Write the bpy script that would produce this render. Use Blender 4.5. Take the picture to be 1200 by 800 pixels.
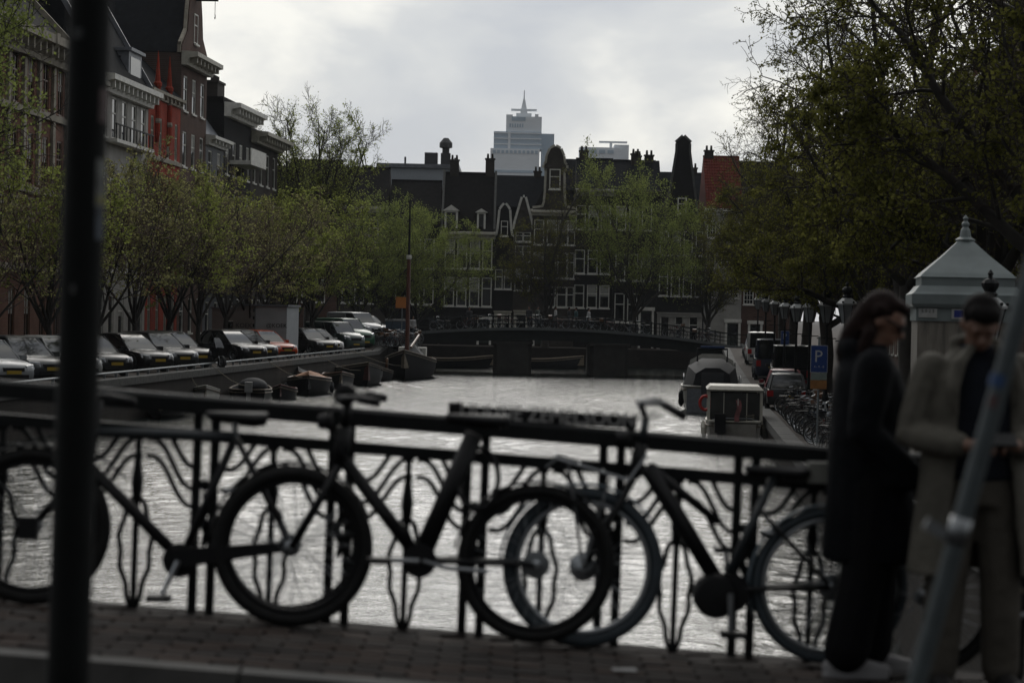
import bpy, bmesh, math, random
import numpy as np
from mathutils import Vector, Matrix, Euler

for o in list(bpy.data.objects): bpy.data.objects.remove(o, do_unlink=True)
S = bpy.context.scene
COL = S.collection
R = math.radians
PI = math.pi

# ---------------------------------------------------------------- camera
HC = 4.7                      # eye above the water (water surface z = 0)
FPX = 2833.0                  # focal length in pixels of a 1200 px wide picture
cam_d = bpy.data.cameras.new('camera')
cam = bpy.data.objects.new('camera', cam_d); COL.objects.link(cam)
cam_d.sensor_width = 36.0; cam_d.lens = 36.0 * FPX / 1200.0
cam_d.clip_start = 0.2; cam_d.clip_end = 9000.0
PITCH, ROLL = R(-0.65), R(1.2)
CM = Matrix.Rotation(R(90) + PITCH, 4, 'X') @ Matrix.Rotation(ROLL, 4, 'Z')
cam.matrix_world = Matrix.Translation((0, 0, HC)) @ CM
cam_d.dof.use_dof = True
cam_d.dof.focus_distance = 140.0
cam_d.dof.aperture_fstop = 3.2
S.camera = cam

# ---------------------------------------------------------------- sky and sun
SUN_EL, SUN_AZ = R(31), R(1)          # the sun stands behind thin cloud ahead of the camera, a little to the right
sun_dir = Vector((math.sin(SUN_AZ) * math.cos(SUN_EL), math.cos(SUN_AZ) * math.cos(SUN_EL), math.sin(SUN_EL)))
world = bpy.data.worlds.new('World'); S.world = world; world.use_nodes = True
wn, wl = world.node_tree.nodes, world.node_tree.links
wn.clear()
def WN(t, **k):
    n = wn.new(t)
    for a, b in k.items(): setattr(n, a, b)
    return n
w_out = WN('ShaderNodeOutputWorld')
w_sky = WN('ShaderNodeTexSky', sky_type='NISHITA', sun_disc=False, sun_elevation=SUN_EL, sun_rotation=SUN_AZ)
w_bg1 = WN('ShaderNodeBackground'); w_bg1.inputs['Strength'].default_value = 0.06
wl.new(w_sky.outputs[0], w_bg1.inputs['Color'])
w_tc = WN('ShaderNodeTexCoord')
w_map = WN('ShaderNodeMapping'); w_map.inputs['Scale'].default_value = (1.0, 1.0, 2.3)
w_map.inputs['Location'].default_value = (0.37, 0.0, 0.21)
wl.new(w_tc.outputs['Generated'], w_map.inputs['Vector'])
w_n1 = WN('ShaderNodeTexNoise'); w_n1.inputs['Scale'].default_value = 7.0; w_n1.inputs['Detail'].default_value = 7.0
w_n1.inputs['Roughness'].default_value = 0.5; w_n1.inputs['Distortion'].default_value = 0.25
wl.new(w_map.outputs[0], w_n1.inputs['Vector'])
w_r1 = WN('ShaderNodeValToRGB')
w_r1.color_ramp.elements[0].position = 0.39; w_r1.color_ramp.elements[0].color = (0.475, 0.50, 0.54, 1)
w_r1.color_ramp.elements[1].position = 0.61; w_r1.color_ramp.elements[1].color = (0.84, 0.83, 0.78, 1)
e = w_r1.color_ramp.elements.new(0.5); e.color = (0.585, 0.60, 0.61, 1)
wl.new(w_n1.outputs['Fac'], w_r1.inputs['Fac'])
# the cloud deck is brightest around the veiled sun and falls off away from it
w_dot = WN('ShaderNodeVectorMath', operation='DOT_PRODUCT'); w_dot.inputs[1].default_value = sun_dir
wl.new(w_tc.outputs['Generated'], w_dot.inputs[0])
w_mr = WN('ShaderNodeMapRange', interpolation_type='SMOOTHSTEP')
for k, v in (('From Min', -0.9), ('From Max', 1.0), ('To Min', 0.18), ('To Max', 1.22)): w_mr.inputs[k].default_value = v
wl.new(w_dot.outputs['Value'], w_mr.inputs['Value'])
w_pk = WN('ShaderNodeMapRange', interpolation_type='LINEAR')
for k, v in (('From Min', 0.92), ('From Max', 1.0), ('To Min', 0.0), ('To Max', 1.6)): w_pk.inputs[k].default_value = v
wl.new(w_dot.outputs['Value'], w_pk.inputs['Value'])
w_sum = WN('ShaderNodeMath', operation='ADD'); wl.new(w_mr.outputs[0], w_sum.inputs[0]); wl.new(w_pk.outputs[0], w_sum.inputs[1])
w_bg2 = WN('ShaderNodeBackground')
wl.new(w_r1.outputs[0], w_bg2.inputs['Color']); wl.new(w_sum.outputs[0], w_bg2.inputs['Strength'])
w_mix = WN('ShaderNodeMixShader'); w_mix.inputs[0].default_value = 0.93
wl.new(w_bg1.outputs[0], w_mix.inputs[1]); wl.new(w_bg2.outputs[0], w_mix.inputs[2])
wl.new(w_mix.outputs[0], w_out.inputs['Surface'])

sun_d = bpy.data.lights.new('sun', 'SUN'); sun_d.energy = 0.9; sun_d.angle = R(38); sun_d.color = (1.0, 0.95, 0.87)
sun = bpy.data.objects.new('sun', sun_d); COL.objects.link(sun)
sun.rotation_euler = (-sun_dir).to_track_quat('-Z', 'Y').to_euler()

# ---------------------------------------------------------------- exposure
S.view_settings.view_transform = 'Standard'; S.view_settings.look = 'None'
S.view_settings.gamma = 1.0; S.view_settings.exposure = 0.0; S.view_settings.use_curve_mapping = False
S.render.engine = 'CYCLES'
S.cycles.use_denoising = True
S.cycles.max_bounces = 6; S.cycles.diffuse_bounces = 2; S.cycles.glossy_bounces = 3
S.cycles.transmission_bounces = 3; S.cycles.transparent_max_bounces = 8; S.cycles.volume_bounces = 0
S.cycles.caustics_reflective = False; S.cycles.caustics_refractive = False
S.cycles.sample_clamp_indirect = 4.0

# ---------------------------------------------------------------- helpers
def W(px, py, d):
    """world point seen at picture pixel (1200 x 800) at distance d along +Y"""
    v = CM.to_3x3() @ Vector(((px - 600) / FPX, -(py - 400) / FPX, -1.0))
    return Vector((0, 0, HC)) + v * (d / v.y)
AL = math.atan(0.07)                   # the canal runs off 4 degrees to the right
CU = Vector((math.sin(AL), math.cos(AL), 0)); CR = Vector((math.cos(AL), -math.sin(AL), 0))
TL, TR = -22.6, 3.25                   # quay edges, offsets across the canal
def C(t, s, z=0.0): return CU * s + CR * t + Vector((0, 0, z))

class MB:
    def __init__(self): self.v = []; self.f = []; self.m = []; self.mi = 0
    def add(self, vs, fs):
        b = len(self.v); self.v.extend([tuple(x) for x in vs])
        for f in fs: self.f.append(tuple(b + i for i in f)); self.m.append(self.mi)
    def box(self, x0, x1, y0, y1, z0, z1):
        self.add([(x0,y0,z0),(x1,y0,z0),(x1,y1,z0),(x0,y1,z0),(x0,y0,z1),(x1,y0,z1),(x1,y1,z1),(x0,y1,z1)],
                 [(0,3,2,1),(4,5,6,7),(0,1,5,4),(1,2,6,5),(2,3,7,6),(3,0,4,7)])
        return self
    def quad(self, a, b, c, d): self.add([a, b, c, d], [(0,1,2,3)]); return self
    def tube(self, pts, r, n=6, cap=True, closed=False, flat=1.0):
        P = [Vector(p) for p in pts]; k = len(P)
        rs = r if isinstance(r, (list, tuple)) else [r] * k
        vs, fs = [], []; pu = None
        for i in range(k):
            if closed: t = P[(i+1) % k] - P[i-1]
            else: t = P[min(i+1, k-1)] - P[max(i-1, 0)]
            t = t.normalized() if t.length > 1e-9 else Vector((0,0,1))
            if pu is None:
                a = Vector((0,0,1)) if abs(t.z) < 0.9 else Vector((1,0,0))
                u = t.cross(a).normalized()
            else:
                u = pu - t * pu.dot(t); u = u.normalized() if u.length > 1e-6 else t.orthogonal().normalized()
            pu = u; w = t.cross(u)
            for j in range(n):
                an = 2*PI*j/n; vs.append(P[i] + u*(rs[i]*math.cos(an)) + w*(rs[i]*flat*math.sin(an)))
        for i in range(k if closed else k-1):
            i2 = (i+1) % k
            for j in range(n):
                j2 = (j+1) % n; fs.append((i*n+j, i*n+j2, i2*n+j2, i2*n+j))
        if cap and not closed:
            fs.append(tuple(range(n-1, -1, -1))); fs.append(tuple((k-1)*n + j for j in range(n)))
        self.add(vs, fs); return self
    def beam(self, a, b, w, h, up=(0,0,1)):
        a = Vector(a); b = Vector(b); t = (b-a).normalized(); up = Vector(up)
        s = t.cross(up).normalized() * (w/2); q = s.cross(t).normalized() * (h/2)
        self.add([a-s-q, a+s-q, a+s+q, a-s+q, b-s-q, b+s-q, b+s+q, b-s+q],
                 [(0,1,2,3),(7,6,5,4),(0,4,5,1),(1,5,6,2),(2,6,7,3),(3,7,4,0)]); return self
    def lathe(self, prof, n=16, c=(0,0,0), axis='z', cap=True):
        vs, fs = [], []; k = len(prof); c = Vector(c)
        for (r, z) in prof:
            for j in range(n):
                a = 2*PI*j/n; x, y = r*math.cos(a), r*math.sin(a)
                p = (x, y, z) if axis == 'z' else ((x, z, y) if axis == 'y' else (z, x, y))
                vs.append(c + Vector(p))
        for i in range(k-1):
            for j in range(n):
                j2 = (j+1) % n; fs.append((i*n+j, i*n+j2, (i+1)*n+j2, (i+1)*n+j))
        if cap: fs.append(tuple(range(n-1,-1,-1))); fs.append(tuple((k-1)*n+j for j in range(n)))
        self.add(vs, fs); return self
    def prism(self, poly, y0, y1):
        """polygon in x,z extruded along y"""
        n = len(poly)
        vs = [(x, y0, z) for x, z in poly] + [(x, y1, z) for x, z in poly]
        fs = [tuple(range(n)), tuple(range(2*n-1, n-1, -1))]
        for i in range(n): j = (i+1) % n; fs.append((i, i+n, j+n, j))
        self.add(vs, fs); return self
    def prismx(self, poly, x0, x1):
        """polygon in y,z extruded along x"""
        n = len(poly)
        vs = [(x0, y, z) for y, z in poly] + [(x1, y, z) for y, z in poly]
        fs = [tuple(range(n-1,-1,-1)), tuple(range(n, 2*n))]
        for i in range(n): j = (i+1) % n; fs.append((i, j, j+n, i+n))
        self.add(vs, fs); return self
    def loft(self, rings, closed=True, cap=True):
        n = len(rings[0]); vs = [p for r in rings for p in r]; fs = []
        for i in range(len(rings)-1):
            for j in range(n if closed else n-1):
                j2 = (j+1) % n; fs.append((i*n+j, i*n+j2, (i+1)*n+j2, (i+1)*n+j))
        if cap: fs.append(tuple(range(n-1,-1,-1))); fs.append(tuple((len(rings)-1)*n+j for j in range(n)))
        self.add(vs, fs); return self
    def ball(self, c, r, n=10, k=6):
        c = Vector(c); rr = r if isinstance(r, (tuple, list)) else (r, r, r); rings = []
        for i in range(k+1):
            ph = PI*(i/k-0.5)
            if i in (0, k): ph *= 0.97
            rings.append([c + Vector((rr[0]*math.cos(ph)*math.cos(2*PI*j/n), rr[1]*math.cos(ph)*math.sin(2*PI*j/n), rr[2]*math.sin(ph))) for j in range(n)])
        return self.loft(rings)
    def mesh(self, name, mats, smooth=False):
        me = bpy.data.meshes.new(name); me.from_pydata(self.v, [], self.f)
        for m in (mats if isinstance(mats, (list, tuple)) else [mats]): me.materials.append(m)
        if any(self.m): me.polygons.foreach_set('material_index', self.m)
        bm = bmesh.new(); bm.from_mesh(me); bmesh.ops.recalc_face_normals(bm, faces=bm.faces); bm.to_mesh(me); bm.free()
        if smooth:
            me.polygons.foreach_set('use_smooth', [True]*len(me.polygons))
            if smooth is not True:
                try: me.set_sharp_from_angle(angle=R(smooth))
                except Exception: pass
        me.update(); return me
    def build(self, name, mats, parent=None, smooth=False):
        return link(name, self.mesh(name, mats, smooth), parent)
def link(name, me, parent=None, loc=None, rot=None):
    o = bpy.data.objects.new(name, me); COL.objects.link(o)
    if parent is not None: o.parent = parent
    if loc is not None: o.location = loc
    if rot is not None: o.rotation_euler = rot
    return o
def tag(o, label=None, cat=None, group=None, kind=None):
    if label: o['label'] = label
    if cat: o['category'] = cat
    if group: o['group'] = group
    if kind: o['kind'] = kind
    return o
def thing(name, label, cat, loc=(0,0,0), rz=0.0, group=None, scale=None):
    o = bpy.data.objects.new(name, None); COL.objects.link(o); o.empty_display_size = 0.2
    o.location = loc; o.rotation_euler = (0, 0, rz)
    if scale: o.scale = (scale,)*3 if not isinstance(scale, tuple) else scale
    return tag(o, label, cat, group)
CHILD = {}
def kids(o): return [c for c in bpy.data.objects if c.parent == o]
def snapshot(o): return (o, [snapshot(c) for c in o.children])
def dup(o, parent=None, label=None, loc=None, rz=None, scale=None):
    c = o.copy(); COL.objects.link(c)
    if parent is not None: c.parent = parent
    for ch in list(o.children): dup(ch, c)
    if label: c['label'] = label
    if loc is not None: c.location = loc
    if rz is not None: c.rotation_euler = (0, 0, rz)
    if scale is not None: c.scale = (scale,)*3 if not isinstance(scale, tuple) else scale
    return c

# ---------------------------------------------------------------- materials
MC = {}
def M(name, col, rough=0.65, metal=0.0, var=0.18, scale=6.0, bump=0.0, bscale=None, coat=0.0, spec=0.5, dirt=None, coord='Object'):
    if name in MC: return MC[name]
    m = bpy.data.materials.new(name); m.use_nodes = True; MC[name] = m
    nt = m.node_tree; b = nt.nodes['Principled BSDF']
    b.inputs['Roughness'].default_value = rough; b.inputs['Metallic'].default_value = metal
    b.inputs['Specular IOR Level'].default_value = spec
    if coat: b.inputs['Coat Weight'].default_value = coat; b.inputs['Coat Roughness'].default_value = 0.05
    c = tuple(col) + (1.0,)
    if var or bump or dirt:
        tc = nt.nodes.new('ShaderNodeTexCoord')
        n = nt.nodes.new('ShaderNodeTexNoise'); n.inputs['Scale'].default_value = scale; n.inputs['Detail'].default_value = 6
        n.inputs['Roughness'].default_value = 0.6
        nt.links.new(tc.outputs[coord], n.inputs['Vector'])
        rp = nt.nodes.new('ShaderNodeValToRGB')
        rp.color_ramp.elements[0].position = 0.3; rp.color_ramp.elements[1].position = 0.72
        d = dirt or tuple(max(0, x*(1-var)) for x in col); hi = tuple(min(1, x*(1+var)) for x in col)
        rp.color_ramp.elements[0].color = tuple(d) + (1,); rp.color_ramp.elements[1].color = hi + (1,)
        nt.links.new(n.outputs['Fac'], rp.inputs['Fac']); nt.links.new(rp.outputs[0], b.inputs['Base Color'])
        if bump:
            n2 = nt.nodes.new('ShaderNodeTexNoise'); n2.inputs['Scale'].default_value = bscale or scale*6; n2.inputs['Detail'].default_value = 4
            nt.links.new(tc.outputs[coord], n2.inputs['Vector'])
            bp = nt.nodes.new('ShaderNodeBump'); bp.inputs['Strength'].default_value = bump; bp.inputs['Distance'].default_value = 0.02
            nt.links.new(n2.outputs['Fac'], bp.inputs['Height']); nt.links.new(bp.outputs[0], b.inputs['Normal'])
    else: b.inputs['Base Color'].default_value = c
    return m
def brick_mat(name, c1, c2, mortar, rough=0.85, sc=1.0):
    if name in MC: return MC[name]
    m = M(name, c1, rough, var=0, spec=0.12)
    nt = m.node_tree; b = nt.nodes['Principled BSDF']
    tc = nt.nodes.new('ShaderNodeTexCoord'); mp = nt.nodes.new('ShaderNodeMapping')
    mp.inputs['Rotation'].default_value = (R(90), 0, 0)
    nt.links.new(tc.outputs['Object'], mp.inputs[0])
    t = nt.nodes.new('ShaderNodeTexBrick'); t.inputs['Scale'].default_value = sc
    t.inputs['Brick Width'].default_value = 0.22; t.inputs['Row Height'].default_value = 0.065; t.inputs['Mortar Size'].default_value = 0.006
    for k, v in (('Color1', c1), ('Color2', c2), ('Mortar', mortar)): t.inputs[k].default_value = tuple(v) + (1,)
    nt.links.new(mp.outputs[0], t.inputs['Vector'])
    n = nt.nodes.new('ShaderNodeTexNoise'); n.inputs['Scale'].default_value = 0.7; n.inputs['Detail'].default_value = 6
    nt.links.new(tc.outputs['Object'], n.inputs['Vector'])
    mr = nt.nodes.new('ShaderNodeMapRange'); mr.inputs['From Min'].default_value = 0.25; mr.inputs['From Max'].default_value = 0.75
    mr.inputs['To Min'].default_value = 0.65; mr.inputs['To Max'].default_value = 1.2; nt.links.new(n.outputs['Fac'], mr.inputs['Value'])
    mx = nt.nodes.new('ShaderNodeVectorMath'); mx.operation = 'SCALE'
    nt.links.new(t.outputs['Color'], mx.inputs[0]); nt.links.new(mr.outputs[0], mx.inputs['Scale'])
    nt.links.new(mx.outputs[0], b.inputs['Base Color'])
    return m
def leaf_mat(name, c1, c2, trans=0.5):
    m = bpy.data.materials.new(name); m.use_nodes = True; nt = m.node_tree; nt.nodes.clear()
    out = nt.nodes.new('ShaderNodeOutputMaterial'); d = nt.nodes.new('ShaderNodeBsdfDiffuse'); t = nt.nodes.new('ShaderNodeBsdfTranslucent')
    g = nt.nodes.new('ShaderNodeNewGeometry'); rp = nt.nodes.new('ShaderNodeValToRGB')
    rp.color_ramp.elements[0].color = tuple(c1) + (1,); rp.color_ramp.elements[1].color = tuple(c2) + (1,)
    nt.links.new(g.outputs['Random Per Island'], rp.inputs['Fac'])
    nt.links.new(rp.outputs[0], d.inputs['Color']); nt.links.new(rp.outputs[0], t.inputs['Color'])
    mx = nt.nodes.new('ShaderNodeMixShader'); mx.inputs[0].default_value = trans
    nt.links.new(d.outputs[0], mx.inputs[1]); nt.links.new(t.outputs[0], mx.inputs[2]); nt.links.new(mx.outputs[0], out.inputs['Surface'])
    return m
m_iron   = M('black painted iron', (0.008,0.009,0.0095), 0.6, var=0.3, scale=14, spec=0.2)
m_steel  = M('galvanised steel', (0.22,0.24,0.25), 0.42, 0.7, var=0.25, scale=30)
m_black  = M('black plastic', (0.008,0.008,0.009), 0.6, var=0.15, spec=0.25)
m_rubber = M('tyre rubber', (0.014,0.014,0.014), 0.8, var=0.2)
m_white  = M('old white paint', (0.62,0.61,0.57), 0.6, var=0.2, scale=3)
m_cream  = M('cream paint', (0.42,0.40,0.34), 0.6, var=0.2, scale=3)
m_glass  = M('window glass', (0.012,0.014,0.016), 0.06, var=0, spec=0.6)
m_cglass = M('car glass', (0.010,0.012,0.014), 0.06, var=0, spec=0.9)
m_slate  = M('dark slate roof', (0.010,0.011,0.013), 0.9, spec=0.06, var=0.35, scale=2.5, bump=0.3)
m_tile   = M('dark clay roof tiles', (0.013,0.012,0.012), 0.9, spec=0.06, var=0.3, scale=3, bump=0.4, bscale=9)
m_redtile= M('red clay roof tiles', (0.115,0.022,0.014), 0.85, spec=0.15, var=0.3, scale=3, bump=0.4, bscale=9)
m_stone  = M('grey granite', (0.085,0.085,0.082), 0.85, spec=0.2, var=0.3, scale=5, bump=0.2)
m_oldstone=M('weathered sandstone', (0.26,0.235,0.19), 0.85, var=0.35, scale=2.2, bump=0.2)
m_chrome = M('chrome', (0.55,0.56,0.58), 0.18, 1.0, var=0)
m_alu    = M('brushed aluminium', (0.40,0.42,0.44), 0.35, 0.9, var=0.1)
m_wood   = M('varnished wood', (0.12,0.055,0.025), 0.45, var=0.35, scale=9)
m_plate  = M('yellow number plate', (0.34,0.23,0.02), 0.5, var=0.05)
m_skin   = M('skin', (0.20,0.105,0.072), 0.55, var=0.08)
# ================================================================ the setting
# ---- water
def water_mat():
    m = bpy.data.materials.new('canal water'); m.use_nodes = True; nt = m.node_tree
    b = nt.nodes['Principled BSDF']
    b.inputs['Base Color'].default_value = (0.006, 0.009, 0.008, 1); b.inputs['Roughness'].default_value = 0.11
    b.inputs['IOR'].default_value = 1.333; b.inputs['Specular IOR Level'].default_value = 0.5
    tc = nt.nodes.new('ShaderNodeTexCoord')
    def layer(sx, sy, scale, detail, rz):
        mp = nt.nodes.new('ShaderNodeMapping'); mp.inputs['Scale'].default_value = (sx, sy, 1); mp.inputs['Rotation'].default_value = (0,0,R(rz))
        n = nt.nodes.new('ShaderNodeTexNoise'); n.inputs['Scale'].default_value = scale; n.inputs['Detail'].default_value = detail
        n.inputs['Roughness'].default_value = 0.55
        nt.links.new(tc.outputs['Object'], mp.inputs[0]); nt.links.new(mp.outputs[0], n.inputs['Vector']); return n
    n2 = layer(0.8, 1.6, 5.5, 3.0, -9)
    b2 = nt.nodes.new('ShaderNodeBump'); b2.inputs['Strength'].default_value = 1.0; b2.inputs['Distance'].default_value = 0.03
    nt.links.new(n2.outputs['Fac'], b2.inputs['Height']); nt.links.new(b2.outputs[0], b.inputs['Normal'])
    return m
# rippled surface between the quays as real waves; a plain sheet carries on outside it
def water_mesh():
    ys = [26.0]
    while ys[-1] < 228: ys.append(ys[-1] + max(0.085, min(0.30, 0.085*(ys[-1]/45)**1.1)))
    ys = np.array(ys); xs = np.arange(-24.0, 19.01, 0.14); X, Y = np.meshgrid(xs, ys); Z = np.zeros_like(X)
    rg = np.random.default_rng(12); n = 70
    lam = np.exp(rg.uniform(np.log(.28), np.log(1.1), n)); th = rg.normal(0, .85, n) + .12; ph = rg.uniform(0, 2*np.pi, n)
    sl = WAVE*np.sqrt(2.0/n)                                  # equal slope in every wave train
    gust = .72 + .5*np.clip(np.sin(X*.19+Y*.035+1.0)*np.sin(Y*.11-X*.06)+.35, -.3, 1)
    for L, t, f in zip(lam, th, ph):
        k = 2*np.pi/L; fade = np.clip(L/.30-.8, 0, 1)
        Z += fade*(sl/k)*np.sin(k*(X*np.sin(t)+Y*np.cos(t))+f)
    Z *= gust
    nx, ny = len(xs), len(ys); V = np.stack([X,Y,Z],-1).reshape(-1,3)
    i = (np.arange(ny-1)[:,None]*nx + np.arange(nx-1)[None,:]).ravel(); F = np.stack([i,i+1,i+1+nx,i+nx],1).astype(np.int32)
    me = bpy.data.meshes.new('water'); me.vertices.add(len(V)); me.vertices.foreach_set('co', V.astype(np.float32).ravel())
    me.loops.add(len(F)*4); me.loops.foreach_set('vertex_index', F.ravel()); me.polygons.add(len(F))
    me.polygons.foreach_set('loop_start', np.arange(0,len(F)*4,4,dtype=np.int32)); me.polygons.foreach_set('loop_total', np.full(len(F),4,dtype=np.int32))
    me.polygons.foreach_set('use_smooth', np.ones(len(F),dtype=bool)); me.update(); me.validate(); return me
WAVE = 0.098
m_water = water_mat(); wme = water_mesh(); wme.materials.append(m_water)
tag(link('water', wme), 'rippled grey canal water', kind='structure')
mb = MB(); mb.quad((-600,-60,-.16),(600,-60,-.16),(600,240,-.16),(-600,240,-.16))
tag(mb.build('water', m_water), 'canal water outside the straight reach', kind='structure')

# ---- streets along the canal (strips with a profile along the canal), quay walls with coping stones
def z_left(s):
    if s < 45: return 1.7 + (3.35-1.7)*min(1, max(0, (45-s)/33))
    if s > 180: return 1.7 + 0.9*min(1, (s-180)/10)
    return 1.7
def z_right(s):
    if s < 62: return 0.95 + (2.85-0.95)*min(1, max(0, (62-s)/50))
    if s > 110: return 0.95 + 0.9*min(1, (s-110)/60) + (0.55*min(1,(s-168)/18) if s > 168 else 0)
    return 0.95
m_street = M('brick paved street', (0.055,0.046,0.041), 0.9, var=0.3, scale=1.5, bump=0.3, bscale=20, spec=0.12)
m_quaywall = brick_mat('old quay brickwork', (0.030,0.025,0.021), (0.021,0.018,0.016), (0.034,0.032,0.03))
SS = [8,12,18,25,32,40,45,55,62,75,90,110,125,140,155,165,170,178,186,199]
def street(name, t_edge, sign, zf, far, label):
    mb = MB()
    for a, b in zip(SS[:-1], SS[1:]):
        mb.quad(C(t_edge+0.45*sign, a, zf(a)), C(far, a, zf(a)), C(far, b, zf(b)), C(t_edge+0.45*sign, b, zf(b)))
    o = tag(mb.build(name, m_street), label, kind='structure')
    mb = MB()
    for a, b in zip(SS[:-1], SS[1:]):
        mb.quad(C(t_edge, a, -1), C(t_edge, b, -1), C(t_edge, b, zf(b)-0.22), C(t_edge, a, zf(a)-0.22))
    tag(mb.build('quay_wall', m_quaywall), 'dark brick quay wall under ' + label, kind='structure')
    cop = bpy.data.objects.new('quay_coping', None); COL.objects.link(cop); tag(cop, 'granite coping along ' + label, kind='structure')
    s = 9.0; k = 0
    while s < 187:
        L = 1.45; g = random.uniform(-.006, .006)
        mb = MB(); za, zb = zf(s)+0.06+g, zf(s+L)+0.06+g
        t0, t1 = t_edge-0.07*sign, t_edge+0.47*sign
        vs = [C(t0,s,za-.3),C(t1,s,za-.3),C(t1,s+L-.02,zb-.3),C(t0,s+L-.02,zb-.3),C(t0,s,za),C(t1,s,za),C(t1,s+L-.02,zb),C(t0,s+L-.02,zb)]
        mb.add(vs, [(0,3,2,1),(4,5,6,7),(0,1,5,4),(1,2,6,5),(2,3,7,6),(3,0,4,7)])
        mb.build('coping_stone', m_stone, cop); s += L
street('street_left', TL, -1, z_left, -150, 'left bank street')
street('street_right', TR, 1, z_right, 150, 'right bank street')
# ---- ground beyond the cross canal, reaching the horizon
mb = MB(); mb.quad((-5000,226,1.55),(5000,226,1.55),(5000,8000,1.55),(-5000,8000,1.55))
mb.quad((-5000,-400,1.4),(-150,-400,1.4),(-150,226,1.4),(-5000,226,1.4)); mb.quad((160,-400,0.7),(5000,-400,0.7),(5000,226,0.7),(160,226,0.7))
tag(mb.build('ground', m_street), 'brick paved ground reaching the horizon', kind='structure')
mb = MB(); mb.box(-160,160,225.4,226.2,-1,1.62)
tag(mb.build('quay_wall', m_quaywall), 'brick quay wall beyond the far bridge', kind='structure')

# ---- the far bridge
m_brdark = M('dark green bridge paint', (0.012,0.015,0.015), 0.7, var=0.3, scale=2, spec=0.2)
m_pier = M('dark pier masonry', (0.030,0.028,0.025), 0.9, var=0.35, scale=1.2, bump=0.3)
BY0, BY1 = 190.0, 200.0
def zfb(x):                                   # deck height across the far bridge
    c = (x - 2.6) / 12.0
    return 3.62 - 0.72 * min(1.6, c*c) if abs(c) < 1.3 else 3.62-0.72*1.6
bridge = thing('arched_bridge', 'low dark arched bridge with iron railing crossing the canal far off', 'bridge')
XB0, XB1 = -10.5, 18.5
xs = [XB0 + (XB1-XB0)*i/24 for i in range(25)]
mb = MB(); mb.loft([[(x,BY0,zfb(x)-0.95),(x,BY1,zfb(x)-0.95),(x,BY1,zfb(x)),(x,BY0,zfb(x))] for x in xs]); mb.build('deck', m_brdark, bridge)
mb = MB(); mb.loft([[(x,BY0-0.12,zfb(x)-0.16),(x,BY0-0.004,zfb(x)-0.16),(x,BY0-0.004,zfb(x)+0.06),(x,BY0-0.12,zfb(x)+0.06)] for x in xs])
mb.build('deck_edge', M('pale bridge edge', (0.10,0.11,0.11), 0.6), bridge)
for cx, w in ((0.05, 3.0), (7.65, 3.0)):
    mb = MB(); mb.loft([[(cx-w/2,BY0+0.25,z),(cx-w/2+.3,BY0-.35,z),(cx+w/2-.3,BY0-.35,z),(cx+w/2,BY0+0.25,z),(cx+w/2,BY1-.3,z),(cx-w/2,BY1-.3,z)] for z in (-1, 2.35)])
    mb.box(cx-w/2-.12, cx+w/2+.12, BY0-.42, BY1-.2, 2.35, 2.55); mb.build('pier', m_pier, bridge)
for x0, x1 in ((-30, -7.6), (16.6, 60)):
    mb = MB(); mb.box(x0, x1, BY0+.05, BY1-.05, -1, 1.7); mb.build('abutment', m_pier, bridge)
for yy, nm in ((BY0+0.06, 0), (BY1-0.06, 1)):
    for h, r in ((0.95,.035),(0.62,.022),(0.33,.022)):
        mb = MB(); mb.tube([(x, yy, zfb(x)+h) for x in xs], r, 5); mb.build('rail', m_brdark, bridge)
    me = MB().tube([(0,0,0),(0,0,0.98)], 0.045, 6).ball((0,0,1.0),.06,6,4).mesh('post', m_brdark)
    x = XB0+0.2
    while x < XB1: link('post', me, bridge, (x, yy, zfb(x))); x += 1.25
# approach ramps: the bank streets climb to the deck
for x0, x1 in ((-42, XB0), (XB1, 60)):
    e = XB0 if x0 < 0 else XB1
    zs = lambda x: zfb(e) + (2.0 - zfb(e))*min(1, abs(x-e)/14)
    q = sorted([x0 + (x1-x0)*i/6 for i in range(7)])
    mb = MB(); mb.loft([[(x,BY0-0.02,0.9),(x,BY1,0.9),(x,BY1,zs(x)),(x,BY0-0.02,zs(x))] for x in q])
    tag(mb.build('bridge_ramp', m_pier), 'masonry ramp leading up to the far bridge', kind='structure')

# ---- the near bridge we stand on: brick pavement, kerb, road
DR = 10.7                                     # distance of the near railing
pa, pb_, pc = W(0,700,DR), W(475,738,DR), W(960,777,DR)
QF = np.polyfit([pa.x,pb_.x,pc.x],[pa.z,pb_.z,pc.z],2)
def zd(x): return float(np.polyval(QF, max(-3.6, min(3.4, x)))) + (0.03*(-3.6-x) if x < -3.6 else (-0.085*(x-3.4) if x > 3.4 else 0))
m_pave = M('dark pavement brick', (0.030,0.025,0.023), 0.95, var=0.3, scale=3, bump=0.3, bscale=60, spec=0.15)
m_joint = M('sandy paving joints', (0.016,0.014,0.013), 0.95, var=0.3, scale=5, spec=0.1)
YK = 9.25                                     # kerb line
gx = [-16 + i for i in range(33)]
mb = MB(); mb.loft([[(x,YK,zd(x)-0.6),(x,DR+0.22,zd(x)-0.6),(x,DR+0.22,zd(x)-0.012),(x,YK,zd(x)-0.012)] for x in gx])
pav = tag(mb.build('pavement', m_joint), 'brick pavement along the near bridge railing', kind='structure')
mb = MB(); mb.loft([[(x,-6,zd(x)-0.8),(x,YK-0.13,zd(x)-0.8),(x,YK-0.13,zd(x)-0.132),(x,-6,zd(x)-0.132)] for x in gx])
road = tag(mb.build('road', m_joint), 'brick road over the near bridge', kind='structure')
mb = MB(); mb.loft([[(x,DR+0.222,zd(x)-0.9),(x,DR+0.34,zd(x)-0.9),(x,DR+0.34,zd(x)-0.03),(x,DR+0.222,zd(x)-0.03)] for x in gx])
tag(mb.build('bridge_edge', m_brdark), 'dark iron edge of the near bridge', kind='structure')
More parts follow.
